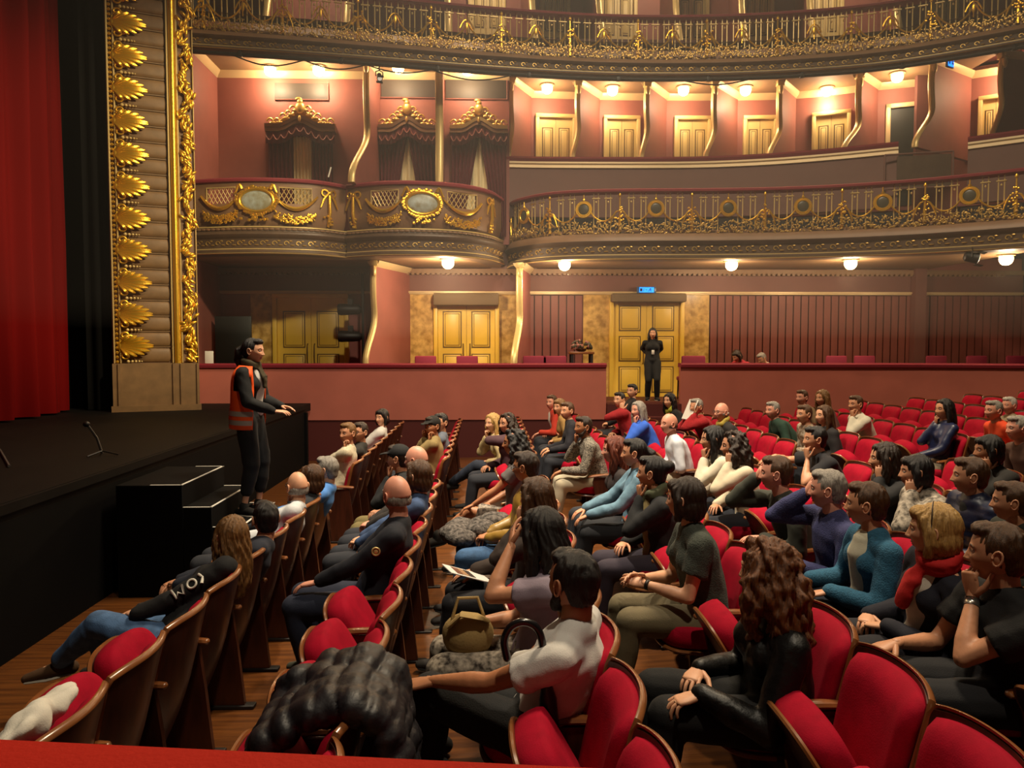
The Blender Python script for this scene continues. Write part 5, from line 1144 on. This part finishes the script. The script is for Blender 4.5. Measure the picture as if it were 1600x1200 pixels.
# ---- the guard at the far double door
q = person('person in black with a white badge standing before the ochre double door', (3.36, 15.7, ZBX), (3.39, 15.72, ZBX + .82), (3.385, 15.70, 2.50), F=(-.15, -1), look=(1.5, 3, 2.0), skin='light', fem=True, hair=('long', 'black'), top=('100f10', 'plain'), legs=('0d0d0e', 'plain'), feet='stand', floor=ZBX, lod=1, s=.92, L='behind', R='behind', shoe='0c0a09', group='standing staff')
q['child'](MB().add(rbox(q['P'] + q['T'] * .17 + q['bk'] * .16, (.055, .01, .09), .003, 1)), 'badge', M_WHITE)
# ---- row one
girl = sit('person in black sweatshirt with white sleeve graphic and blue jeans, front row', 1, 4, (-1.60, 4.80, 1.06), .06, skin='fair', fem=True, hair=('wavy', 'light'), top=('111114', 'plain'), legs=('4a6a94', 'denim'), feet='crossL', L='lap', R='lap', shoe='4a3018', lod=0)
E_, W, *_ = girl['arms'][1]; S_ = girl['S'][1]; e1 = U(E_ - S_); out = U(girl['Lf'] + np.array([0, 0, .6]) - e1 * ((girl['Lf'] + np.array([0, 0, .6])) @ e1)); mb = MB(); c = S_ * .35 + E_ * .65 + out * .064; up = np.cross(e1, out)
mb.add(torus(c, .026, .007, out, 14, 6)); mb.add(tube([c + e1 * .05 + up * .03, c + e1 * .06 - up * .03, c + e1 * .085 + up * .0, c + e1 * .105 - up * .03, c + e1 * .115 + up * .035], .008, 5)); mb.add(tube([c - e1 * .05 - up * .03, c - e1 * .07, c - e1 * .055 + up * .03], .009, 5)); girl['child'](mb, 'sleeve_graphic', M_WHITE)
sit('person with short black hair and pale grey trousers in the front row', 1, 5, (-1.53, 5.28, 1.06), .06, skin='light', hair=('short', 'black'), top=('1d2230', 'plain'), legs=('9aa39a', 'plain'), feet='stretch', L='lap', R='lap', lod=1)
sit('bald person in a white polo with dark shoulder stripes in the front row', 1, 7, (-1.57, 6.34, 1.09), .04, skin='fair', hair=('fringe', 'grey'), top=('c9ccd0', 'plain'), legs=('2a2c33', 'plain'), L='chin', R='lap', glasses=True, collar='20242e')
sit('brown-haired person in a dark jumper beside the grey-haired front row viewer', 1, 8, (-1.55, 6.76, 1.08), .04, skin='light', fem=True, hair=('bob', 'brown'), top=('22242a', 'knit'))
sit('grey-haired person in a bright blue shirt at the aisle end of the front row', 1, 9, (-1.51, 7.21, 1.09), .02, skin='fair', hair=('short', 'grey'), top=('4a7fc4', 'plain'), R='chin')
sit('person in a cream jumper with hand to mouth, front row past the aisle', 1, 10, (-1.64, 9.0, 1.23), skin='light', fem=True, hair=('short', 'light'), top=('cfc2a4', 'knit'), L='chin', R='fold')
sit('dark-haired person in a dark jacket beside the cream jumper in the front row', 1, 11, (-1.57, 9.45, 1.19), skin='light', hair=('short', 'dark'), top=('2c2a26', 'plain'), glasses=True)
sit('black-haired person in a white blouse far along the front row', 1, 14, (-1.55, 11.25, 1.20), skin='fair', fem=True, hair=('bob', 'black'), top=('d4d0c8', 'plain'))
# ---- row two
bald = sit('bald person in a navy jacket with a round yellow sleeve badge in the second row', 2, 5, (-.60, 5.03, 1.27), s=1.08, skin='pink', hair=('fringe', 'grey'), top=('10131f', 'plain'), legs=('1a2034', 'plain'), feet='tuck', L='thigh', R='chin', shoe='4a4a3c')
E_, *_ = bald['arms'][1]; S_ = bald['S'][1]; c = S_ * .6 + E_ * .4 + bald['Lf'] * .066; bald['child'](MB().add(torus(c, .024, .006, bald['Lf'], 16, 6)).add(ell(c, (.016, .004, .016), None, 6, 8)), 'sleeve_badge', M_GOLDP)
sit('brown-haired person in a blue denim jacket next to the bald navy-jacket viewer', 2, 7, (-.55, 6.05, 1.22), skin='fair', fem=True, hair=('bob', 'brown'), top=('32476a', 'denim'))
sit('balding white-haired person in the second row beside the black cap', 2, 8, (-.62, 6.65, 1.26), skin='pink', hair=('fringe', 'white'), top=('2a2522', 'plain'))
sit('person in a black cap and black coat at the aisle end of the second row', 2, 9, (-.83, 7.10, 1.21), skin='light', hair=('short', 'dark'), cap='0f0f10', top=('121314', 'plain'), L='chin', R='lap', legs=('6e6138', 'plain'))
sit('person in a grey jacket with dark hair in the second row past the aisle', 2, 12, (-.62, 10.1, 1.24), skin='light', hair=('short', 'black'), top=('5d6470', 'plain'), legs=('23252c', 'plain'), glasses=True, L='fold')
sit('person in a beige jacket and black cap beside the grey jacket in the second row', 2, 11, (-.69, 9.55, 1.25), skin='tan', hair=('short', 'dark'), cap='1a1712', top=('8a7548', 'plain'), R='cheek', L='chin')
# ---- row three
man = sit('bearded person in a white t-shirt with a hand on the knee', 3, 2, (.36, 3.20, 1.25), s=1.15, F=(-1, .22), skin='tan', hair=('crop', 'black'), beard='black', top=('d2cfca', 'plain'), sleeve='short', legs=('0f1013', 'denim'), feet='crossL', L=dict(W=(.40, .10, .16), D=(.9, .0, -.2), N=(.1, -.1, -1), c=.25, pole=(-.6, .8, -.6), spread=.25), R='chin', lod=0, twist=-.15)
blk = sit('person with long black hair and hand on brow, behind the bearded viewer', 3, 3, (.28, 3.92, 1.28), s=1.1, skin='light', fem=True, hair=('long', 'black'), top=('8d7f8e', 'plain'), sleeve='short', legs=('2b2119', 'print'), L='brow', R=dict(W=(.30, -.02, .17), D=(.8, .5, -.25), N=(0, .3, -1), c=.9), lod=0, pitch=-8)
brn = sit('person with long brown hair in a dark brown jacket with a programme', 3, 5, (.31, 4.92, 1.27), s=1.07, skin='light', fem=True, hair=('long', 'brown'), top=('2e211a', 'plain'), L='cheek', R='thigh', legs=('15141a', 'plain'), lod=0)
mus = sit('person with glasses in a mustard jacket and blue jeans in the third row', 3, 7, (.30, 6.05, 1.29), skin='tan', hair=('short', 'dark'), top=('8f6f2f', 'shiny'), legs=('35577e', 'denim'), glasses=True, L='lap', R='lap', pitch=-4)
sit('person with dark curly hair and bare legs at the aisle end of the third row', 3, 9, (.25, 7.25, 1.33), skin='tan', fem=True, hair=('curly', 'black'), top=('57514f', 'plain'), sleeve='short', legs=('3a3334', 'print'), bare=True, feet='crossL', L='knee', R='lap')
sit('person with dark curly hair in a plum top, third row past the aisle', 3, 11, (.24, 9.55, 1.28), skin='light', fem=True, hair=('curly', 'dark'), top=('4b3036', 'plain'), L='cheek')
sit('blond person in a cream hooded top, third row past the aisle', 3, 12, (.06, 10.1, 1.23), skin='fair', fem=True, hair=('wavy', 'blond'), top=('bfa877', 'plain'), hoodie=True, legs=('1a2130', 'denim'), feet='crossL', R='chin')
# ---- row four
lea = sit('person with long auburn wavy hair in a black leather jacket', 4, 2, (1.20, 3.22, 1.28), s=1.15, skin='fair', fem=True, hair=('curly', 'auburn'), top=('0b0a0a', 'leather'), legs=('0c0c0e', 'plain'), L=dict(W=(.33, .16, .12), D=(1, .1, -.2), N=(0, 0, -1), c=.6), R='lap', lod=0, look=(-3.0, 9.0, 1.6))
bob = sit('person with a dark brown bob in a dark grey top and wrist band', 4, 4, (1.17, 4.48, 1.34), s=1.07, skin='fair', fem=True, hair=('bob', 'dark'), top=('3d423a', 'knit'), sleeve='short', legs=('6d6248', 'plain'), L=dict(W=(.34, .05, .17), D=(.8, -.35, .15), N=(-.1, -.6, -.8), c=.5), R=dict(W=(.33, -.03, .18), D=(.85, .3, .2), N=(0, .7, -.6), c=.5), lod=0)
sit('person in black with hair tied up, green scarf and chin on hand', 4, 6, (1.20, 5.55, 1.32), skin='light', fem=True, hair=('bun', 'black'), top=('121214', 'plain'), legs=('2c2330', 'plain'), scarf='5d6248', L='chin', R='lap', inner='8c7a4c')
sit('person with short dark hair in a pale blue denim jacket in the fourth row', 4, 8, (1.27, 6.6, 1.32), skin='light', fem=True, hair=('tail', 'black'), top=('5f7f92', 'denim'), legs=('191a1f', 'plain'), L='knee', R='knee')
sit('red-haired person in a dark coat at the aisle end of the fourth row', 4, 9, (1.17, 7.07, 1.28), skin='pink', fem=True, hair=('wavy', 'red'), top=('2a2120', 'plain'), L='lap')
sit('person in a black and pale houndstooth jacket past the aisle in the fourth row', 4, 10, (1.12, 8.95, 1.30), skin='tan', hair=('short', 'dark'), top=('2a2624', 'tweed'), legs=('b3a78e', 'plain'), R='chin', L='knee', beard='dark')
sit('brown-haired person in a black top, hands forward, in the far fourth row', 4, 13, (1.11, 10.7, 1.34), skin='light', fem=True, hair=('short', 'brown'), top=('1b1a22', 'plain'), L='knee', R='knee')
sit('light-brown-haired person in a tan top in the far fourth row', 4, 15, (1.10, 11.75, 1.31), skin='light', fem=True, hair=('bob', 'light'), top=('9d7a44', 'plain'), L='lap')
sit('person in a red and white jacket near the end of the fourth row', 4, 17, (1.07, 12.85, 1.30), skin='pink', hair=('short', 'brown'), top=('b7331f', 'plain'), inner='cfcac0', L='knee')
# ---- row five
wat = sit('person in a black t-shirt with wrist watch and chin on fist', 5, 2, (2.24, 3.27, 1.34), s=1.12, skin='light', hair=('short', 'brown'), top=('0e0d0f', 'plain'), sleeve='short', legs=('15151a', 'plain'), L='chin', R=dict(W=(.36, -.12, .14), D=(.9, .1, -.2), N=(0, 0, -1)), lod=0)
blo = sit('blond person with a dark hairband, red scarf and navy jacket', 5, 3, (2.22, 3.72, 1.33), s=1.1, skin='fair', fem=True, hair=('bob', 'blond'), top=('121322', 'plain'), inner='d8d2c4', scarf='b81313', legs=('17161f', 'plain'), L='lap', R='lap', lod=0)
sit('person with short brown hair in a teal blue cardigan over a cream blouse, fifth row', 5, 4, (2.20, 4.36, 1.33), s=1.08, skin='light', fem=True, hair=('short', 'brown'), top=('275a76', 'knit'), inner='cbc6ae', legs=('1e2230', 'plain'), L='thigh', R='thigh', lod=0)
sit('grey-haired person in a purple-blue jumper with a raised hand, fifth row', 5, 5, (2.20, 4.87, 1.32), s=1.08, skin='pink', hair=('short', 'grey'), top=('34365e', 'knit'), R='brow', L='lap', lod=1)
sit('person with short grey-brown hair in an olive jacket, hand on the brow, fifth row', 5, 6, (2.10, 5.5, 1.32), s=1.08, skin='pink', hair=('crop', 'brown'), top=('37382e', 'plain'), legs=('1d1e22', 'plain'), L=dict(W=(.30, .10, .14), D=(1, -.3, -.1)), R='brow')
sit('curly dark-haired person in a white shirt, hand at the face, fifth row', 5, 8, (2.16, 6.65, 1.37), skin='light', fem=True, hair=('curly', 'dark'), top=('c6b79c', 'plain'), L='cheek', R='lap')
sit('black-haired person in a cream shirt at the aisle end of the fifth row', 5, 9, (2.13, 7.2, 1.36), skin='light', fem=True, hair=('wavy', 'black'), top=('c9bda6', 'plain'), L='chin')
sit('balding person in a white shirt past the aisle in the fifth row', 5, 10, (2.14, 8.97, 1.33), skin='pink', hair=('fringe', 'brown'), top=('cfd2da', 'plain'), legs=('c3b9a0', 'plain'), L='lap')
sit('person with grey-blond hair in a bright blue shirt in the far fifth row', 5, 13, (2.10, 10.65, 1.35), skin='pink', fem=True, hair=('long', 'grey'), top=('2f5fc8', 'plain'), L='chin')
sit('dark-haired person in a red jumper in the far fifth row', 5, 16, (2.12, 12.3, 1.38), skin='fair', hair=('short', 'black'), top=('9c1c22', 'knit'), L='cheek')
# ---- row six
sit('person in a dark green coat with brown hair at the frame edge, sixth row', 6, 4, (3.06, 4.36, 1.34), skin='light', hair=('short', 'brown'), top=('23261d', 'plain'), L='lap', lod=1, s=.98)
sit('brown-haired person in a navy quilted puffer jacket, sixth row', 6, 5, (3.19, 4.95, 1.39), skin='light', hair=('short', 'brown'), top=('171f3a', 'shiny'), inner='23201f', legs=('1a1b20', 'plain'), quilt=True, thick=.026, L='lap')
sit('dark-haired person in a grey-brown fur coat, sixth row', 6, 6, (3.12, 5.47, 1.33), skin='light', fem=True, hair=('bob', 'black'), top=('3b342c', 'print'), thick=.03, L='cheek', R='lap')
sit('brown-haired person in black resting the face on a hand, sixth row', 6, 7, (3.16, 6.0, 1.35), skin='light', fem=True, hair=('wavy', 'dark'), top=('161415', 'plain'), L='cheek')
sit('person in a black t-shirt stretching an arm over the seats ahead, sixth row', 6, 9, (3.12, 7.2, 1.36), skin='light', hair=('short', 'black'), top=('17151a', 'plain'), sleeve='short', L='chin', R=dict(W=(.50, -.24, .40), D=(1, -.2, -.35), N=(0, 0, -1), c=.3, pole=(-.2, -1, -.3), spread=.22))
sit('balding person with a yellow scarf and dark jacket in the sixth row past the aisle', 6, 12, (3.11, 10.1, 1.37), skin='pink', hair=('fringe', 'white'), top=('211c1a', 'plain'), scarf='a8923c', glasses=True)
pap = sit('person in a red jumper holding a white sheet before the face, sixth row', 6, 14, (3.07, 11.2, 1.35), skin='light', hair=('short', 'grey'), top=('98161c', 'knit'), L=dict(W=(.30, .10, .48), D=(.4, -.1, 1), N=(-1, -.3, 0)), R=dict(W=(.30, -.12, .46), D=(.4, .1, 1), N=(-1, .3, 0)))
sit('black-haired person with a yellow green scarf in the far sixth row', 6, 17, (3.04, 12.75, 1.33), skin='fair', fem=True, hair=('wavy', 'black'), top=('131315', 'plain'), scarf='a2a32c')
sit('black-haired person in black in front of the guarded door', 5, 18, (2.52, 13.32, 1.46), skin='fair', hair=('short', 'black'), top=('121116', 'plain'))
# ---- rows seven to nine
sit('person with a round head of black hair in a dark coat, seventh row', 7, 7, (4.11, 6.15, 1.39), skin='tan', fem=True, hair=('bob', 'black'), top=('17130f', 'plain'), L='cheek')
sit('person with long brown hair in a dark top, seventh row past the aisle', 7, 11, (4.21, 9.47, 1.38), skin='fair', fem=True, hair=('long', 'brown'), top=('1d1a1c', 'plain'))
sit('brown-haired person beside the long brown hair in the seventh row', 7, 12, (4.16, 9.95, 1.35), skin='light', hair=('short', 'brown'), top=('6d4a26', 'print'))
sit('grey-haired person in a dark green jacket leaning forward, seventh row', 7, 13, (4.02, 10.7, 1.34), skin='pink', hair=('short', 'grey'), top=('1f3a2c', 'plain'), L='knee', R='knee')
sit('dark-haired person in a white jumper, eighth row past the aisle', 8, 13, (5.16, 10.6, 1.43), skin='light', hair=('short', 'brown'), top=('c9c2ae', 'plain'), L='chin', R='lap')
sit('grey-haired person in a brown top at the aisle end of the eighth row', 8, 9, (5.13, 7.25, 1.45), skin='pink', hair=('short', 'grey'), top=('4a2f22', 'plain'), L='arm')
sit('person with light brown hair in the far eighth row, nearer the aisle', 8, 15, (5.17, 11.7, 1.44), skin='light', fem=True, hair=('wavy', 'light'), top=('5a3a30', 'plain'))
sit('person with brown hair in a tan jacket in the far eighth row, nearer the wall', 8, 16, (5.10, 12.3, 1.41), skin='pink', hair=('short', 'brown'), top=('7d6446', 'plain'))
sit('dark-haired person in a shiny navy jacket at the aisle, eighth row', 8, 10, (5.46, 9.0, 1.49), skin='light', fem=True, hair=('long', 'black'), top=('1b2244', 'shiny'), legs=('b7a98f', 'plain'), L='lap', R='chin')
sit('grey-haired person in an orange jumper at the aisle, ninth row', 9, 10, (6.09, 9.04, 1.47), skin='pink', hair=('crop', 'grey'), top=('e0481c', 'plain'), L='lap')
sit('light-haired person in a beige top at the frame edge, tenth row', 10, 13, (7.42, 10.68, 1.40), skin='pink', hair=('short', 'white'), top=('8a7a60', 'plain'))
# ---- two people behind the far ledge
for lab, px, py, tc, hr in (('person in red bending over behind the far ledge by the slat wall', 1151, 556, 'a02430', ('bob', 'dark')), ('person in a white jacket bending over behind the far ledge by the slat wall', 1190, 560, 'cfc7b4', ('short', 'grey'))):
    h = at(px, py, Y=15.75); person(lab, (h[0] + .1, 15.85, ZBX), (h[0] + .18, 15.85, ZBX + .52), (h[0], 15.75, h[2]), F=(-1, -.5), look=(h[0] - 1, 15.2, 1.0), pitch=-30, hair=hr, top=(tc, 'plain'), floor=ZBX, lod=2, L='knee', R='knee', group='people behind the far ledge')
    c = empty('box_chair', (h[0] + .18, 15.9, ZBX), 'plum velvet chair under the %s viewer behind the far ledge' % ('red' if 'red' in lab else 'white-jacketed'), 'chair', 'chairs in the ground-floor boxes')
    MB().add(rbox((0, 0, .36), (.44, .42, .09), .03)).build('seat', M_BOXCH, c)
    for sx in (-1, 1):
        for sy in (-1, 1): MB().add(tube([(sx * .18, sy * .16, .33), (sx * .19, sy * .17, 0)], [.02, .015], 6)).build('leg', M_SHELL, c)
# ---- things people hold or wear
def bangle(g, sg, f, r, m, name, w=.012):
    E_, W, *_ = g['arms'][sg]; g['child'](MB().add(tube([E_ * (1 - q) + W * q for q in (f, f + w / .25)], [r, r], 16)), name, m)
bangle(bob, 1, .90, .031, M_IRON, 'wrist_band', .02); bangle(wat, 1, .86, .031, mat('silver_metal', 'b5b0a8', .25, metal=.9), 'wrist_watch', .03)
hb = MB().add(tube([blo['H'] + blo['Rm'] @ np.array([.004, .094 * math.cos(a), .022 + .115 * math.sin(a)]) for a in np.linspace(.1, PI - .1, 22)], .004, 6, .012)); blo['child'](hb, 'hairband', mat('hairband_brown', '3a2a1a', .5))
# programme on the lap, tan handbag, phone, fur jacket, bottle
Pb = brn['P']; c = Pb + np.array([-.40, -.02, .15]); M = rotz(.35) @ np.array([[.94, 0, .34], [0, 1, 0], [-.34, 0, .94]])
o = MB().add(rbox((0, 0, 0), (.30, .21, .008), .002, 1, M)).build('printed_programme', mat('programme_paper', 'd6d2cc', .5), None, c); tag(o, 'open white programme with a brown picture on the lap of the brown-haired reader', 'booklet')
mb = MB(); rng = np.random.default_rng(8)
for k in range(9): mb.add(box(M @ np.array([-.08 + (k % 3) * .045, -.06 + (k // 3) * .055, .0055]), (.04, .05, .002), M), k % 3)
mb.build('picture', [mat('print_brown', '6b3c28', .5), mat('print_tan', 'a07a58', .5), mat('print_dark', '2e2220', .5)], o)
c = blk['P'] + np.array([-.36, -.03, .14]); bag = empty('tan_handbag', c, 'tan fabric handbag with folded top on the lap behind the bearded viewer', 'bag'); M_BAG = mat('tan_canvas', 'a58a55', .8, bump=.2, bscale=90)
mb = MB().add(ell((0, 0, .0), (.13, .10, .12), None, 12, 16)); v = mb.verts(); v[:, 2] = np.clip(v[:, 2], -.085, .2); v[:, 0] *= 1 + .12 * np.sin(v[:, 1] * 40); MB().add((v, mb.f)).build('body', M_BAG, bag, ang=180)
MB().add(tube([(-.09, -.05, .07), (-.03, -.075, .14), (.06, -.06, .12), (.10, .0, .08)], [.03, .045, .04, .02], 8, .012, round_=True)).build('flap', M_BAG, bag); MB().add(tube([(-.08, .0, .09), (-.05, .02, .19), (.05, .03, .19), (.09, 0, .08)], .009, 6)).build('strap', M_BAG, bag)
c = mus['P'] + np.array([-.33, .20, .13])
mb = MB()
for k in range(9): a = rng.normal(0, 1, 3) * [.10, .11, .03]; mb.add(ell(a, (.14, .12, .075), rotz(rng.uniform(0, 3)), 8, 10))
v = mb.verts(); v += (waves(v, 3, 35, 5)[:, None] * .012) * U(v.T).T if False else waves(v, 3, 35, 5)[:, None] * .007
tag(MB().add((v, mb.f)).build('fur_jacket', mat('dark_mottled_fur', '26221f', .9, col2='6c645e', vscale=35, bump=.8, bscale=60), None, c, ang=180), 'dark mottled fur jacket bundled on the lap of the mustard-jacket viewer', 'jacket')
c = pap['P'] + np.array([-.36, .0, .56]); tag(MB().add(rbox((0, 0, 0), (.006, .24, .32), .002, 1, rotz(.3) @ np.array([[.9, 0, .43], [0, 1, 0], [-.43, 0, .9]]))).build('white_paper_sheet', M_WHITE, None, c), 'white paper sheet held up by the red-jumper viewer', 'paper')
c = bob['P'] + np.array([-.40, .28, .02]); M_PB = mat('clear_pale_plastic', 'b7c0b8', .2, spec=.8)
bt = empty('water_bottle', (c[0], c[1], ROWZ[3] + .0), 'pale plastic bottle standing on the floor by the dark-bob viewer', 'bottle'); MB().add(lathe((0, 0, 0), [(.03, 0), (.035, .01), (.035, .17), (.02, .21), (.014, .22)], 14)).build('body', M_PB, bt); MB().add(lathe((0, 0, .22), [(.016, 0), (.016, .02), (.001, .022)], 12)).build('cap', M_WHITE, bt)
# umbrella hooked on the tipped cushion, coat over the second row, cloth on the front row
ux, uy = ROWX[2] - .43, SEATY[1] + .22; um_ = empty('folded_umbrella', (ux, uy, ROWZ[2]), 'folded black umbrella with a crook handle hooked beside the bearded viewer', 'umbrella')
hk = [(-.075, .0, .93), (-.085, 0, 1.0), (-.06, 0, 1.055), (-.01, 0, 1.075), (.04, 0, 1.055), (.065, 0, 1.0), (.075, 0, .9), (.085, 0, .8)]
hk = np.array(hk); hk = np.array([Path(hk[:, [0, 2]], 60).p[:, 0], 0 * Path(hk[:, [0, 2]], 60).p[:, 0], Path(hk[:, [0, 2]], 60).p[:, 1]]).T
MB().add(tube(hk, .0165, 10, round_=True)).build('crook_handle', mat('black_gloss_handle', '141214', .25, coat=.4), um_)
MB().add(tube([(.085, 0, .82), (.09, 0, .76), (.10, 0, .6), (.12, 0, .3), (.135, 0, .1), (.14, 0, .03)], [.02, .035, .042, .034, .018, .008], 10)).build('furled_canopy', cloth('131214', 'shiny'), um_); MB().add(tube([(.14, 0, .05), (.143, 0, .0)], .006, 6)).build('tip', M_IRON, um_)
def bundle(name, pts, m, label, cat, seed, r, wid, n=7, fold=.012, sleeves=(), baffle=0):
    """soft garment: padded lumps along a path, merged into one skin and creased"""
    g = np.random.default_rng(seed); pts = np.asarray(pts, float); t = np.linspace(0, 1, len(pts)); mb = MB()
    for q in np.linspace(0, 1, n * 2):
        c = np.array([np.interp(q, t, pts[:, k]) for k in range(3)])
        for y in np.linspace(-1, 1, 5): mb.add(ell(c + [g.normal(0, .006), y * wid * g.uniform(.92, 1.06), g.normal(0, .006)], np.array([r, wid * .42, r]) * g.uniform(.93, 1.07), rotz(g.normal(0, .1)), 8, 10))
    for sl in sleeves: mb.add(tube(sl, [.075, .07, .065, .06, .05][:len(sl)], 12, [.05, .045, .045, .04, .035][:len(sl)], round_=True))
    v, nr, f = remesh(mb, .011, 12); w_ = waves(v, seed, 17, 5); v = v + nr * (fold * (1 - 1.3 * np.abs(np.clip(w_, -1.2, 1.2))) + fold * .35 * waves(v, seed + 1, 50, 4))[:, None]
    if baffle:   # stitched quilting across the garment
        tt = np.linspace(0, 1, 80); c = np.stack([np.interp(tt, t, pts[:, k]) for k in range(3)], 1); sl = np.concatenate([[0], np.cumsum(np.linalg.norm(np.diff(c, axis=0), axis=1))])
        d = ((v[:, None, [0, 2]] - c[None, :, [0, 2]]) ** 2).sum(-1); ar = sl[d.argmin(1)] + .012 * np.sin(v[:, 1] * 14); v = v + nr * (.016 * np.abs(np.sin(ar / baffle * PI)) ** .45 - .008)[:, None]
    o0 = np.array([v[:, 0].mean(), v[:, 1].mean(), v[:, 2].min()])
    return tag(MB().add((v - o0, f)).build(name, m, None, o0, ang=180), label, cat)
X2 = ROWX[1]; Y2 = SEATY[1] + .06
bundle('puffer_coat', [(X2 - .44, Y2 + .02, .66), (X2 - .36, Y2 + .02, .84), (X2 - .20, Y2 + .02, .95), (X2 - .06, Y2, .99), (X2 + .07, Y2 - .02, .93), (X2 + .11, Y2 - .04, .72), (X2 + .12, Y2 - .05, .52)], mat('black_padded_nylon', '17151a', .5, bump=.3, bscale=30), 'black padded coat slung over a seat back in the second row', 'coat', 4, .055, .19, 12, .006,
       [[(X2 - .30, Y2 + .16, .93), (X2 - .38, Y2 + .26, .84), (X2 - .42, Y2 + .30, .70), (X2 - .42, Y2 + .31, .56)], [(X2 + .06, Y2 - .18, .93), (X2 + .12, Y2 - .22, .80), (X2 + .13, Y2 - .2, .62)]], .085)
X1, Y1 = ROWX[0], SEATY[0] + .45
bundle('white_tote_cloth', [(X1 - .30, Y1 - .16, .74), (X1 - .20, Y1 - .06, .88), (X1 - .12, Y1 + .02, .95)], cloth('d6d2c6'), 'crumpled white cloth bag tucked into a front-row seat', 'bag', 2, .035, .14, 6, .022)
bpy.data.scenes.remove(TMP)
# ------------------------------------------------------------------ lay out the seats
def visible(x, y, z):
    v = np.array([x, y, z]) - np.array([0, 0, 2.25]); d = v @ _f
    if d < .8: return False
    px, py = 800 + 1200 * (v @ _r) / d, 600 - 1200 * (v @ _u) / d
    return -140 < px < 1760 and py < 1330
protos = {}
for j in range(12):
    for i, y in enumerate(SEATY):
        if not visible(ROWX[j] - .15, y + .1, ROWZ[j] + .8) or y < 1.35: continue
        occ = (j + 1, i) in OCC
        o = protos.get(occ); new = copy_tree(o) if o else seat_proto(not occ); protos.setdefault(occ, new)
        new.location = (ROWX[j], y, ROWZ[j])
        side = 'before' if i < 10 else 'beyond'; k = 9 - i if i < 10 else i - 10
        new['label'] = '%s red seat, %s from the stage, %s %s the central aisle' % ('occupied' if occ else 'empty tipped-up', ROWORD[j], ORD[k], side)
        if i in (0, 10):
            e = link('armrest', AM, new, (0, -.275, 0)); s = link('standard', SD, new, (0, -.275, 0)); link('foot', FT, s)
# ------------------------------------------------------------------ thin haze volume added in the upper hall, mostly imitating lens veil flare
hz = bpy.data.materials.new('lens_veil_haze'); hz.use_nodes = True; nt = hz.node_tree; nt.nodes.remove(nt.nodes['Principled BSDF'])
vs = nt.nodes.new('ShaderNodeVolumeScatter'); vs.inputs['Color'].default_value = (.95, .92, .85, 1); vs.inputs['Density'].default_value = .005; vs.inputs['Anisotropy'].default_value = .35
nt.links.new(vs.outputs[0], nt.nodes['Material Output'].inputs['Volume'])
o = MB().add(box((4.3, 9.5, 6.9), (15.4, 14.6, 9.0))).build('haze', hz); o['kind'] = 'stuff'; o['label'] = 'thin warm haze added in the upper auditorium, mostly imitating lens veil flare'; o['category'] = 'haze'
